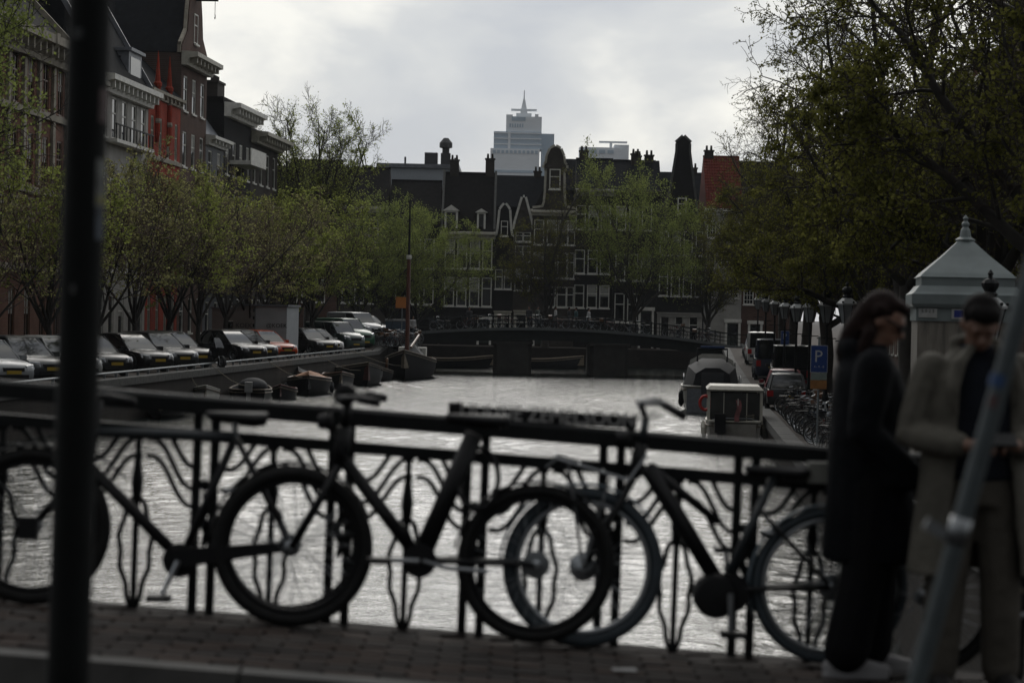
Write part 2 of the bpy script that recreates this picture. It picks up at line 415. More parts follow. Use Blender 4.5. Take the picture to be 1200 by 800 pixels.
kerb = bpy.data.objects.new('kerb', None); COL.objects.link(kerb); tag(kerb, 'pale stone kerb between pavement and road', kind='structure')
m_kerb = M('pale kerbstone', (0.08,0.078,0.075), 0.85, var=0.25, scale=4, spec=0.2)
x = -5.0
while x < 4:
    mb = MB(); mb.loft([[(q,YK-0.13,zd(q)-0.5),(q,YK-0.004,zd(q)-0.5),(q,YK-0.004,zd(q)+0.004),(q,YK-0.13,zd(q)+0.0)] for q in (x,x+.985)]); mb.build('kerbstone', m_kerb, kerb); x += 1.0
def slope(x): return math.atan((zd(x+.1)-zd(x-.1))/.2)
rnd = random.Random(5)
bl = []
for j in range(14):                           # pavement bricks, rows parallel to the kerb
    for i in range(24):
        x = -2.75 + i*0.215 + (0.107 if j % 2 else 0); y = YK+0.055+j*0.107
        if y > DR+0.04: continue
        bl.append((x, y, 0.0))
for j in range(11):
    for i in range(22):
        x = -2.5 + i*0.108*2 + (0.1 if j % 2 else 0); y = YK-0.19-j*0.107
        bl.append((x, y, -0.12))
me_b = [MB().loft([[(-.102+e_,-.0495+e_,z),(.102-e_,-.0495+e_,z),(.102-e_,.0495-e_,z),(-.102+e_,.0495-e_,z)] for z, e_ in ((-.06,0),(-.006,0),(0,.006))]).mesh('brick', m) for m in
        (m_pave, M('dark brown pavement brick', (0.022,0.019,0.018), 0.95, var=0.3, scale=4, spec=0.15), M('red brown pavement brick', (0.038,0.028,0.024), 0.95, var=0.3, scale=4, spec=0.15))]
np_, nr_ = 0, 0
ST = {id(pav): MB(), id(road): MB()}
for x, y, dz in bl:
    own = pav if dz == 0 else road
    if own is pav: np_ += 1; ok = np_ <= 300
    else: nr_ += 1; ok = nr_ <= 300
    px_z = zd(x)+dz+rnd.uniform(-.004,.004)
    if ok: link('brick', rnd.choice(me_b), own, (x, y, px_z), (rnd.uniform(-.02,.02), -slope(x)+rnd.uniform(-.02,.02), rnd.uniform(-.02,.02)))
    else: ST[id(own)].box(x-.102,x+.102,y-.049,y+.049,px_z-.06,px_z)
for own in (pav, road):
    if ST[id(own)].v: tag(ST[id(own)].build('bricks', m_pave, own), kind='stuff')
# ================================================================ houses
m_dkbrick = brick_mat('blackened brick', (0.018,0.017,0.017), (0.012,0.012,0.013), (0.022,0.022,0.022))
m_brbrick = brick_mat('brown brick', (0.10,0.055,0.042), (0.075,0.04,0.032), (0.10,0.085,0.075))
m_pinkbrick = brick_mat('soft red brick', (0.19,0.085,0.06), (0.15,0.065,0.045), (0.2,0.16,0.13))
m_orbrick = brick_mat('bright red brick', (0.34,0.040,0.020), (0.27,0.030,0.016), (0.20,0.08,0.05))
m_greybrick = brick_mat('grey brown brick', (0.055,0.047,0.042), (0.04,0.035,0.032), (0.06,0.056,0.05))
m_plaster = M('pale grey plaster', (0.30,0.29,0.27), 0.8, var=0.2, scale=1.0)
m_darkpaint = M('dark blue grey paint', (0.035,0.042,0.052), 0.6, var=0.25)
m_lead = M('grey zinc sheet', (0.16,0.17,0.19), 0.5, 0.3, var=0.25, scale=2)
m_curtain = M('net curtain', (0.30,0.30,0.28), 0.9, var=0.15)
WCACHE = {}
def window_parts(w, h, fm, style):
    key = (round(w,2), round(h,2), fm.name, style)
    if key in WCACHE: return WCACHE[key]
    f = MB(); b = 0.10 if w > 0.8 else 0.075
    f.box(-w/2,-w/2+b,0.04,0.14,0,h); f.box(w/2-b,w/2,0.04,0.14,0,h)
    f.box(-w/2+b,w/2-b,0.042,0.138,0,b); f.box(-w/2+b,w/2-b,0.042,0.138,h-b,h)
    zt = h*(0.62 if style != 'plain' else 0.5)
    f.box(-w/2+b,w/2-b,0.05,0.13,zt-.04,zt+.04)
    if style == 'cross': f.box(-.035,.035,0.052,0.128,b,h-b)
    if style == 'grid':
        for q in (1/3, 2/3):
            x = -w/2+b+(w-2*b)*q; f.box(x-.02,x+.02,0.055,0.12,b,h-b)
        for q in (.2,.4,.8): f.box(-w/2+b,w/2-b,0.057,0.118,h*q-.02,h*q+.02)
    p = MB(); p.box(-w/2+b*.5,w/2-b*.5,0.095,0.103,b*.5,h-b*.5)
    s = MB(); s.box(-w/2-.08,w/2+.08,-.09,.04,-.12,-.004)
    r = (f.mesh('window', fm), p.mesh('pane', m_glass), s.mesh('sill', fm))
    WCACHE[key] = r; return r
def curtain_mesh(w, h):
    key = ('cur', round(w,2), round(h,2))
    if key not in WCACHE: WCACHE[key] = MB().box(-w/2+.12,w/2-.12,0.086,0.092,h*.5,h-.1).mesh('curtain', m_curtain)
    return WCACHE[key]
def wall_with_openings(mb, u0, u1, v0, v1, ops, y=0.0, rev=0.2):
    us = sorted({u0, u1, *[q for o in ops for q in o[:2]]}); vs = sorted({v0, v1, *[q for o in ops for q in o[2:]]})
    for ua, ub in zip(us[:-1], us[1:]):
        for va, vb in zip(vs[:-1], vs[1:]):
            cu, cv = (ua+ub)/2, (va+vb)/2
            if any(o[0] < cu < o[1] and o[2] < cv < o[3] for o in ops): continue
            mb.quad((ua,y,va),(ub,y,va),(ub,y,vb),(ua,y,vb))
    for a, b, c, d in ops:
        mb.quad((a,y,c),(a,y+rev,c),(a,y+rev,d),(a,y,d)); mb.quad((b,y,c),(b,y,d),(b,y+rev,d),(b,y+rev,c))
        mb.quad((a,y,c),(b,y,c),(b,y+rev,c),(a,y+rev,c)); mb.quad((a,y,d),(a,y+rev,d),(b,y+rev,d),(b,y,d))
        mb.quad((a,y+rev,c),(b,y+rev,c),(b,y+rev,d),(a,y+rev,d))
hr = random.Random(11)
def house(name, label, w, h, wall, rows, cols, loc, rz, depth=11, frame=None, style='bar', shop=None, cornice=None, roof=None, rmat=None, group='houses', doors=(), cur=0.4, skip=()):
    """local x 0..w along the front, front at y = 0 facing -y; rows (z, height); cols (x, width)"""
    frame = frame or m_white
    H = thing(name, label, 'house', loc, rz, group)
    ops = [(x-cw/2, x+cw/2, z, z+hh) for i,(z, hh) in enumerate(rows) for j,(x, cw) in enumerate(cols) if (i,j) not in skip]
    dops = [(x-dw/2, x+dw/2, 0.25, 0.25+dh) for x, dw, dh in doors]
    sops = [(a, b, 0.5, shop[2]-.35) for a, b in shop[0]] if shop else []
    mb = MB(); wall_with_openings(mb, 0, w, -1.5, h, ops + dops + sops)
    mb.quad((0,0,-1.5),(0,0,h),(0,depth,h),(0,depth,-1.5)); mb.quad((w,0,-1.5),(w,depth,-1.5),(w,depth,h),(w,0,h))
    mb.quad((0,depth,-1.5),(0,depth,h),(w,depth,h),(w,depth,-1.5)); mb.quad((0,0,h),(w,0,h),(w,depth,h),(0,depth,h))
    mb.build('wall', wall, H)
    for a, b, c, d in ops:
        f, p, s = window_parts(b-a, d-c, frame, style)
        wo = link('window', f, H, ((a+b)/2, 0, c)); link('pane', p, wo); link('sill', s, wo)
        if hr.random() < cur: link('curtain', curtain_mesh(b-a, d-c), wo)
    for a, b, c, d in dops:
        mb = MB(); mb.box(a,b,.09,.16,c,d); dw = b-a
        mb.box(a+.12,a+dw*.45,.06,.088,c+.2,c+(d-c)*.42); mb.box(a+dw*.55,b-.12,.06,.088,c+.2,c+(d-c)*.42)
        do = mb.build('door', M('dark green door', (0.02,0.03,0.025), 0.4), H)
        mb = MB(); mb.box(a+.12,b-.12,.066,.086,c+(d-c)*.5,d-.15); mb.build('pane', m_glass, do)
        mb = MB(); mb.box(a-.22,a-.002,-.08,.05,c-.2,d+.1); mb.box(b+.002,b+.22,-.08,.05,c-.2,d+.1); mb.box(a-.3,b+.3,-.16,.05,d+.104,d+.45); mb.build('door_surround', frame, do)
    if shop:
        sm = shop[1]
        mb = MB(); mb.box(.12,w-.12,-.14,-.004,shop[2]-.32,shop[2]); mb.box(.06,w-.06,-.22,-.004,shop[2]+.003,shop[2]+.14)
        last = 0.12
        for a, b in shop[0]: mb.box(last, a, -.07,-.004,0,shop[2]-.324); last = b
        mb.box(last, w-.12, -.07,-.004,0,shop[2]-.324)
        sf = mb.build('shop_front', sm, H)
        for a, b in shop[0]:
            mb = MB(); mb.box(a+.02,b-.02,.08,.09,.52,shop[2]-.37); mb.build('pane', m_glass, sf)
            mb = MB(); mb.box(a,a+.09,.03,.12,.5,shop[2]-.352); mb.box(b-.09,b,.03,.12,.5,shop[2]-.352); mb.box(a+.09,b-.09,.03,.12,(shop[2])*.68,(shop[2])*.68+.08); mb.box(a+.09,b-.09,.03,.12,.5,.62); mb.build('frame', frame, sf)
    if cornice:
        ch, cd, cm = cornice
        mb = MB(); mb.prismx([(-.004,h-ch),(-cd*.35,h-ch),(-cd*.45,h-ch*.45),(-cd,h-ch*.3),(-cd,h+.04),(-.004,h+.12)], -.12, w+.12)
        co = mb.build('cornice', cm, H)
        n = max(3, int(w/1.1)); mb = None
        me = MB().box(-.09,.09,-cd*.85,-cd*.36,h-ch*.78,h-ch*.34).mesh('bracket', cm)
        for i in range(n): link('bracket', me, co, (w*(i+.5)/n, 0, 0))
    if roof: roof(H, w, h, depth, rmat or m_tile, wall)
    return H
def chimney(parent, x, y, z, w=0.9, d=0.6, h=1.6, pots=2, mat=None):
    mb = MB(); mb.box(x-w/2,x+w/2,y-d/2,y+d/2,z-1.2,z+h); mb.box(x-w/2-.08,x+w/2+.08,y-d/2-.08,y+d/2+.08,z+h+.003,z+h+.16)
    for i in range(pots):
        px = x-w/2+w*(i+.5)/pots; mb.lathe([(.13,z+h+.16),(.10,z+h+.6),(.13,z+h+.62)], 8, (px,y,0))
    mb.build('chimney', mat or m_greybrick, parent)
def roof_side(rh, over=.15, chim=(), dormers=(), coping=None):
    """ridge parallel to the street"""
    def f(H, w, h, d, rm, wall):
        mb = MB(); mb.prismx([(-over,h+.13),(d/2,h+rh),(d+over,h+.13)], 0.02, w-.02)
        ro = mb.build('roof', rm, H)
        mb = MB(); mb.tube([(0,d/2,h+rh+.03),(w,d/2,h+rh+.03)], .12, 6); mb.build('ridge', rm, ro)
        for sx in (0, w):
            if coping:
                mb = MB(); mb.beam((sx,-over,h+.3),(sx,d/2,h+rh+.2),.3,.22,(1,0,0)); mb.beam((sx,d/2,h+rh+.2),(sx,d+over,h+.3),.3,.22,(1,0,0)); mb.build('coping', coping, ro)
        for x, y, ch in chim: chimney(ro, x, y*d, h+rh*(1-abs(y-.5)*2), h=ch)
        for x, dw, dh in dormers: dormer(H, x, h+.15, dw, dh)
    return f
def roof_tiled(rh):
    """side ridge roof whose front slope carries courses of tiles"""
    base = roof_side(rh, chim=((.6,.5,.5),))
    def f(H, w, h, d, rm, wall):
        base(H, w, h, d, rm, wall); ro = [c for c in H.children if c.name.startswith('roof')][0]; n = 18; L = math.hypot(d/2+.15, rh-.13)
        a = math.atan2(rh-.13, d/2+.15); prng = random.Random(9)
        for i in range(n):
            t0 = i/n; y0 = -.15+(d/2+.15)*t0; z0 = h+.13+(rh-.13)*t0; ln = L/n*1.12; mb = MB()
            k = 0; x = .03
            while x < w-.25:
                tw = min(.24, w-.05-x); th = .05+prng.uniform(-.012,.012)
                c, s_ = math.cos(a), math.sin(a)
                mb.add([(x,y0-s_*th,z0+c*th),(x+tw*.5,y0-s_*(th+.04),z0+c*(th+.04)),(x+tw,y0-s_*th,z0+c*th),(x+tw,y0+c*ln,z0+s_*ln),(x+tw*.5,y0+c*ln-s_*.03,z0+s_*ln+c*.03),(x,y0+c*ln,z0+s_*ln),(x,y0,z0),(x+tw,y0,z0)],[(0,1,4,5),(1,2,3,4),(0,6,7,2,1)]); x += .25
            tag(mb.build('tile_course', rm, ro), kind='stuff')
    return f
def dormer(H, x, z, w, hh, mat=None):
    mb = MB(); fm = mat or m_white
    mb.box(x-w/2,x-w/2+.18,.12,1.9,z,z+hh); mb.box(x+w/2-.18,x+w/2,.12,1.9,z,z+hh); mb.box(x-w/2+.18,x+w/2-.18,.124,1.9,z,z+.15); mb.box(x-w/2+.18,x+w/2-.18,.124,1.9,z+hh-.15,z+hh)
    mb.prism([(x-w/2-.2,z+hh+.003),(x+w/2+.2,z+hh+.003),(x,z+hh+w*.45)], .0, 2.4)
    do = mb.build('dormer', fm, H)
    mb = MB(); mb.box(x-w/2+.18,x+w/2-.18,.3,.32,z+.15,z+hh-.15); mb.build('pane', m_glass, do)
def roof_mansard(lh, inset, th=0.6, dormers=(), chim=(), tm=None):
    def f(H, w, h, d, rm, wall):
        mb = MB(); i = inset
        mb.loft([[(.02,.15,h+.125),(w-.02,.15,h+.125),(w-.02,d,h+.125),(.02,d,h+.125)],[(.02+i*.15,i,h+lh),(w-.02-i*.15,i,h+lh),(w-.02-i*.15,d-i,h+lh),(.02+i*.15,d-i,h+lh)],
                 [(.8,d*.45,h+lh+th),(w-.8,d*.45,h+lh+th),(w-.8,d*.55,h+lh+th),(.8,d*.55,h+lh+th)]])
        ro = mb.build('roof', rm, H)
        for x, dw, dh in dormers: dormer(H, x, h+.18, dw, dh)
        for x, y, ch in chim: chimney(ro, x, y*d, h+lh, h=ch)
    return f
def roof_front(rh, outline=None, gm=None, edge=None, hoist=False, chim=(), back=0.0, gwin=None):
    """ridge at right angles to the street behind a shaped gable; outline in fractions of width / metres above the eaves"""
    def f(H, w, h, d, rm, wall):
        mb = MB(); mb.prism([(-.05,h+.02),(w+.05,h+.02),(w/2,h+rh)], .36, d); ro = mb.build('roof', rm, H)
        ol = outline or [(0,0),(1,0),(.5,rh+.3)]
        pts = [(a*w, h+b) for a, b in ol]
        mb = MB(); mb.prism(pts, -.02, .33); g = mb.build('gable', gm or wall, H)
        if edge:
            mb = MB(); n = len(pts)
            for i in range(1, n):
                a, b = pts[i], pts[(i+1) % n]
                mb.beam((a[0],.15,a[1]),(b[0],.15,b[1]),.46,.2,(0,1,0))
            mb.build('gable_edge', edge, g)
        if gwin:
            fw, fp, fs = window_parts(gwin[0], gwin[1], m_white, 'bar'); wo = link('window', fw, H, (w/2, -.1, h+gwin[2])); link('pane', fp, wo); link('sill', fs, wo)
        if hoist:
            mb = MB(); zt = max(b for _, b in pts)-.8; mb.beam((w/2,.2,zt),(w/2,-1.5,zt),.18,.24); hb = mb.build('hoist_beam', m_iron, g)
            mb = MB(); mb.tube([(w/2,-1.3,zt-.1),(w/2,-1.3,zt-1.0)],.02,4); mb.tube([(w/2,-1.3,zt-1.0),(w/2+.1,-1.3,zt-1.15),(w/2,-1.3,zt-1.3),(w/2-.1,-1.3,zt-1.2)],.03,5); mb.build('hoist_hook', m_iron, hb)
        for x, y, ch in chim: chimney(ro, x, y*d, h+rh*(1-abs(x/w-.5)*2), h=ch)
    return f
def roof_flat(par=0.5, bits=()):
    def f(H, w, h, d, rm, wall):
        mb = MB(); mb.box(.05,w-.05,.1,d-.1,h+.003,h+par); ro = mb.build('roof', rm, H)
        for x, y, bw, bh in bits: mb = MB(); mb.box(x-bw/2,x+bw/2,y,y+bw,h+par+.003,h+par+bh); mb.box(x-bw/2-.15,x+bw/2+.15,y-.15,y+bw+.15,h+par+bh+.003,h+par+bh+.2); mb.build('roof_box', m_lead, ro)
    return f
def colsn(n, w, cw, m=None):
    m = m if m is not None else w/(n*2)
    return [(m + (w-2*m)*i/(n-1) if n > 1 else w/2, cw) for i in range(n)]

# ---- far row, seen head-on beyond the bridge
FY = 240.0; FZ = 1.55; K = FY/FPX
def fx(px): return (px-600)*K
FG = 'canal houses beyond the far bridge'
def zpx(py): return HC + (369-py)*K - FZ        # height above the far street of a picture row
def far(name, label, p0, p1, top, wall, rows, cols, **k):
    w = (p1-p0)*K - .03
    rr = [(zpx(b), zpx(a)-zpx(b)) for a, b in rows]; cc = [((c-p0)*K, cw) for c, cw in cols]
    return house(name, label, w, zpx(top), wall, rr, cc, (fx(p0), FY + k.pop('dy', 0), FZ), 0, group=FG, **k)
far('canal_house', 'dark house half hidden by green trees beside the orange sign', 452, 513, 262, m_dkbrick, [(283,318),(328,360)], [(468,1.0),(485,1.0),(501,1.0)], roof=roof_side(4.2), cornice=(.5,.4,m_greybrick))
far('canal_house', 'wide black brick house with four tall windows and a dark hipped roof', 515, 577, 275, m_dkbrick, [(283,317),(327,361)], [(525,1.0),(539.5,1.0),(554.5,1.0),(569,1.0)], cornice=(.6,.5,m_cream),
    roof=roof_side(6.2, chim=((1.0,.5,1.2),(4.6,.5,1.4)), dormers=((0.9,1.3,2.0),(3.9,.85,1.9)), coping=m_stone), rmat=m_tile, cur=.7, doors=((4.4,1.0,2.2),))
NECK = [(0,0),(1,0),(1,.5),(.86,.7),(.80,1.3),(.74,2.6),(.72,3.2),(.60,3.55),(.5,3.75),(.40,3.55),(.28,3.2),(.26,2.6),(.20,1.3),(.14,.7),(0,.5)]
far('canal_house', 'narrow black house with white scrolled neck gable and pale shop front', 577, 600, 285, m_dkbrick, [(317,340)], [(583,.75),(593.5,.75)], roof=roof_front(2.6, NECK, edge=m_white, gwin=(.7,1.5,.6)), shop=([(.35,.9),(1.05,1.65)], m_cream, 3.3))
far('canal_house', 'narrow brown house with paired windows and wide shop window', 600, 621, 270, m_greybrick, [(273,284),(289,308),(316,341)], [(606,.75),(615,.75)], roof=roof_front(2.8, [(0,0),(1,0),(.93,.8),(.55,3.2),(.45,3.2),(.07,.8)], edge=m_white), shop=([(.3,1.4)], m_cream, 3.4), cur=.2)
BELL = [(0,0),(1,0),(1,.25),(.76,.4),(.72,.9),(.70,2.0),(.69,4.2),(.75,4.3),(.75,4.6),(.70,4.8),(.68,5.5),(.61,6.2),(.5,6.45),(.39,6.2),(.32,5.5),(.30,4.8),(.25,4.6),(.25,4.3),(.31,4.2),(.30,2.0),(.28,.9),(.24,.4),(0,.25)]
far('canal_house', 'tall grey house with rounded white bell gable behind a bare forked tree', 621, 672, 248, m_greybrick, [(258,287),(296,326),(336,360)], [(629,1.0),(644,1.0),(657,1.0),(667,.7)], roof=roof_front(4.5, BELL, edge=m_cream, gwin=(1.1,2.0,2.2)), doors=((1.0,1.1,2.5),), cornice=(.45,.4,m_cream), skip=((2,0),))
far('canal_house', 'black house with three pale sash windows per floor and long slate roof', 672, 717, 222, m_dkbrick, [(240,268),(292,320),(333,360)], [(677.5,1.0),(692.5,1.0),(707,1.0)], roof=roof_side(3.4, chim=((.8,.5,.7),)), rmat=m_slate, cornice=(.6,.5,m_plaster), cur=.5)
far('canal_house', 'black house with tall windows and a white columned door', 717, 768, 222, m_dkbrick, [(240,268),(296,327),(342,376)], [(725,1.0),(740,1.0),(755,1.0)], roof=roof_side(3.3, chim=((2.2,.45,.9),(3.6,.5,.5))), rmat=m_slate, cornice=(.6,.5,m_greybrick), skip=((2,2),), doors=((3.35,1.1,3.4),))
SPOUT = [(0,0),(1,0),(.84,.2),(.62,7.4),(.62,8.2),(.65,8.25),(.5,8.9),(.35,8.25),(.38,8.2),(.38,7.4),(.16,.2)]
far('canal_house', 'dark house with steep pointed gable capped by a stone block and white shop front', 768, 824, 262, m_dkbrick, [(268,296),(308,344)], [(776,.9),(790,.9),(804,.9),(817,.7)], roof=roof_front(5.6, SPOUT, edge=m_stone, gwin=(.9,1.6,1.2)), shop=([(.45,1.35),(1.9,2.7),(3.3,4.2)], m_plaster, 3.5), cur=.3)
far('canal_house', 'pale fronted house under a red tiled roof by the right bank', 824, 868, 242, m_plaster, [(255,275),(285,310),(320,345)], [(831,.9),(845,.9),(859,.9)], roof=roof_tiled(5.6), rmat=m_redtile, cornice=(.5,.4,m_white), doors=((2.9,1.1,2.4),), style='grid')
far('canal_house', 'brown brick corner house with red door behind right bank trees', 868, 930, 235, m_brbrick, [(250,275),(285,315),(325,352)], [(876,1.0),(890,1.0),(905,1.0),(920,1.0)], roof=roof_side(4.5), doors=((1.4,1.0,2.3),), style='grid')
far('canal_house', 'grey house on the left end of the far row', 395, 451, 248, m_greybrick, [(262,288),(298,322),(333,360)], [(405,1.0),(420,1.0),(435,1.0)], roof=roof_side(4.2), cornice=(.5,.4,m_cream))
far('canal_house', 'brown house left of the grey end house in the far row', 330, 394, 240, m_brbrick, [(262,288),(298,322),(333,360)], [(342,1.0),(358,1.0),(374,1.0)], roof=roof_side(4.2), cornice=(.5,.4,m_cream))
far('canal_house', 'grey house hidden behind the left bank trees in the far row', 262, 329, 246, m_greybrick, [(262,288),(298,322),(333,360)], [(275,1.0),(295,1.0),(315,1.0)], roof=roof_side(4.0))
def rear(label, p0, p1, ridge, d=254.0):
    k = d/FPX; x0, x1 = (p0-600)*k, (p1-600)*k; zr_ = HC+(369-ridge)*k-FZ
    o = thing('rear_house', label, 'house', (x0, d, FZ), 0, FG); w = x1-x0
    MB().box(0,w,0,9,0,zr_-3.6).build('wall', m_dkbrick, o)
    ro = MB().prismx([(-.2,zr_-3.58),(4.5,zr_),(9.2,zr_-3.58)],-.1,w+.1).build('roof', m_slate, o)
    chimney(ro, w*.8, 4.5, zr_, .8, .5, .35, 2)
rear('dark long slate roof behind the bell gable and black houses', 645, 770, 183)
rear('dark roof behind the steep pointed gable', 771, 822, 196, 256)
rear('dark roof behind the hipped house, left of the tower', 556, 644, 204, 255)
# pale flat building behind the far row
B2 = thing('office_block', 'pale grey flat roofed block behind the far houses', 'building', (W(448,0,300).x, 300, 1.55))
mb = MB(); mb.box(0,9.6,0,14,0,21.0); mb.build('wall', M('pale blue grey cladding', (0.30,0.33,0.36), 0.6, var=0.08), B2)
mb = MB(); mb.box(-.3,9.95,-.3,14.3,21.003,21.5); ro = mb.build('roof', m_lead, B2)
m_plant = M('dark roof plant', (0.05,0.05,0.055), 0.7)
mb = MB(); mb.box(5.6,7.2,1,3,21.503,23.0); mb.build('vent', m_plant, ro)
mb = MB(); mb.box(7.6,8.8,1.4,2.6,21.503,23.0); mb.lathe([(.45,22.9),(.45,23.6),(.8,23.7),(.8,24.3),(.3,24.9)],10,(8.2,2,0)); mb.build('vent', m_plant, ro)
for vx in (3.2, 9.4): mb = MB(); mb.lathe([(.12,21.5),(.12,22.4)],6,(vx,1,0)); mb.build('vent_pipe', m_plant, ro)
# small dark roof with hoist on the far left skyline
B3 = thing('roof_house', 'small dark roofed house with crane boom on the skyline behind left trees', 'house', (W(418,0,290).x, 290, 1.55))
mb = MB(); mb.box(0,3.6,0,8,0,19.2); mb.build('wall', m_dkbrick, B3)
mb = MB(); mb.box(-.2,3.8,-.2,8.2,19.203,19.8); mb.box(.9,2.2,2,3,19.803,20.7); mb.tube([(1.2,2,20.2),(.4,2,23.2)],.09,5); mb.tube([(1.5,2,20.2),(.9,2,23.4)],.06,5); mb.tube([(.4,2,23.2),(.9,2,23.4)],.06,5); mb.build('roof', m_slate, B3)

# ---- towers on the skyline
m_tglass = M('haze paled blue tower glass', (0.40,0.50,0.60), 0.4, var=0.1, scale=0.05, spec=0.4)  # glass colour lightened to carry the distance haze
m_tstone = M('haze paled tower cladding', (0.80,0.84,0.88), 0.7, var=0.05, scale=0.05)  # fading through haze is put into this pale base colour
TD = 1600.0; TK = TD/FPX
def tower_box(mb, x0, x1, ya, yb, d0=-12, d1=16): mb.box((x0-609)*TK,(x1-609)*TK,d0,d1,(369-yb)*TK+HC,(369-ya)*TK+HC)
T = thing('skyscraper', 'stepped office tower with needle spire hazy on the skyline', 'tower', (W(609,369,TD).x, TD, 0))
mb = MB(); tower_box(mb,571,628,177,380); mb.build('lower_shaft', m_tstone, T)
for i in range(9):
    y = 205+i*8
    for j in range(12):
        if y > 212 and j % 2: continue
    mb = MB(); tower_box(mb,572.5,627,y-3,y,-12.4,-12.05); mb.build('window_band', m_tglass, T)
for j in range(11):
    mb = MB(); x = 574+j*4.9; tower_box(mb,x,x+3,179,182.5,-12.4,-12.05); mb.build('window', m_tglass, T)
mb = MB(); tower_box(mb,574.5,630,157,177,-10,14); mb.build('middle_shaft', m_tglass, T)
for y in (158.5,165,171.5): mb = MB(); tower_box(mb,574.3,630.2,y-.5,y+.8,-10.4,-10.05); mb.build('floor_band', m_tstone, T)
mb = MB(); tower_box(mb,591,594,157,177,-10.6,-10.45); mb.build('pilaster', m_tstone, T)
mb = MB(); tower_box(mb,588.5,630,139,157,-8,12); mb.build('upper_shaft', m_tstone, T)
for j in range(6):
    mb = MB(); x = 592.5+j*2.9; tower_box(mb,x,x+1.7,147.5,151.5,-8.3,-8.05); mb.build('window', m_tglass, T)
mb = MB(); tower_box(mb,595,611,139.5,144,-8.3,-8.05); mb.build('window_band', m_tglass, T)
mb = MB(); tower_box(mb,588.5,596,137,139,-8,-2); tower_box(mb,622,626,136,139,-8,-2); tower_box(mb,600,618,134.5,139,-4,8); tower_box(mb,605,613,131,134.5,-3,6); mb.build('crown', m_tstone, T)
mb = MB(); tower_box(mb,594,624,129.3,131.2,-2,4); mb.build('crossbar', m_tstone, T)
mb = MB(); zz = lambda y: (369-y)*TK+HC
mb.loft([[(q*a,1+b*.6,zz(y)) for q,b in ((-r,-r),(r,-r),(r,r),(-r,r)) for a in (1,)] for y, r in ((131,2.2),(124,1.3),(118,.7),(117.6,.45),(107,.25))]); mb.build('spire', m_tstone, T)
mb = MB(); tower_box(mb,630,645,158,380,-4,10); mb.build('side_wing', m_tglass, T)
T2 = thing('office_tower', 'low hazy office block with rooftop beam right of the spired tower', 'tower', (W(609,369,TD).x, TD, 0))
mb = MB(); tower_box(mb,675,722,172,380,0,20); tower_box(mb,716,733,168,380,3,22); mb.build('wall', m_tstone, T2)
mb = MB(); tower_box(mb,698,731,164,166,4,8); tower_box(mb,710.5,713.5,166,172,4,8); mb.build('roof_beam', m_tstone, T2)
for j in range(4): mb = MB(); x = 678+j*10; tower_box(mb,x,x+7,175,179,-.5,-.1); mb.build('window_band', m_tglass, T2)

# ---- left bank row (fronts face the canal)
TF = TL - 10.3
LG = 'canal houses along the left bank'
def left(name, label, s0, s1, h, wall, rows, cols, **k):
    return house(name, label, s1-s0-.04, h, wall, rows, cols, C(TF, s0, z_left(150)), PI/2-AL, group=LG, **k)
def rowsn(n, z0, step, hh): return [(z0+i*step, hh) for i in range(n)]
mansardA = roof_side(6.5, chim=((3,.5,1.2),), coping=m_oldstone)
hA = left('brick_townhouse', 'pinkish brick townhouse with heavy stone cornice and ribbed tile roof at left edge', 104, 127, 16.6, m_pinkbrick, rowsn(4,1.2,3.9,2.6), colsn(8,22.96,1.1), roof=mansardA, cornice=(1.3,1.0,m_oldstone), frame=m_wood, style='cross', depth=12)
for z in (5.0, 8.9, 12.8):
    mb = MB(); mb.box(-.02,22.98,-.22,-.004,z-.32,z); mb.build('string_course', m_oldstone, hA)
for i in range(9):
    mb = MB(); x = .25+i*2.8; mb.box(x-.22,x+.22,-.16,-.006,9.05,15.3); mb.build('pilaster', m_oldstone, hA)
    mb = MB(); mb.prismx([(-.004,15.32),(-.3,15.5),(-1.05,16.2),(-1.05,16.75),(-.004,16.75)], x-.32, x+.32); mb.build('corbel', m_oldstone, hA)
for i in range(8):
    for k in range(5):
        mb = MB(); x = 1.65+i*2.8; mb.box(x-.75,x+.75,-.13,-.006,7.15+k*.34,7.32+k*.34); mb.build('stone_band', m_oldstone, hA)
left('townhouse', 'brown brick townhouse hidden behind the dark post', 127, 134, 15.5, m_brbrick, rowsn(4,1.2,3.7,2.3), colsn(3,6.9,1.1), roof=roof_side(5), cornice=(.7,.6,m_cream))
hB = left('townhouse', 'pale stuccoed townhouse with dark mansard roof and zinc bay', 134, 146.5, 16.0, m_plaster, rowsn(4,1.2,3.8,2.4), colsn(5,12.4,1.25), roof=roof_side(10.5, chim=((9,.5,1.0),), coping=m_lead), rmat=m_slate, cornice=(.9,.9,m_white), depth=12)
mb = MB(); mb.box(8.3,11.7,.3,4.2,16.15,18.2); mb.box(8.1,11.9,.1,4.4,18.203,18.4); bay = mb.build('roof_bay', m_lead, hB)
mb = MB(); mb.box(8.7,11.3,.27,.296,16.5,17.9); mb.box(8.27,8.296,.8,3.6,16.5,17.9); mb.build('pane', m_glass, bay)
mb = MB(); mb.box(1.5,11.2,-.7,-.004,12.3,12.5); mb.box(2.0,6.0,-1.2,-.004,8.4,8.7); bl_ = mb.build('balcony', m_white, hB)
for j in range(12):
    mb = MB(); x = 1.6+j*.86; mb.box(x-.03,x+.03,-.66,-.60,12.504,13.3); mb.build('baluster', m_iron, bl_)
mb = MB(); mb.box(1.5,11.2,-.68,-.58,13.303,13.38); mb.build('balcony_rail', m_iron, bl_)
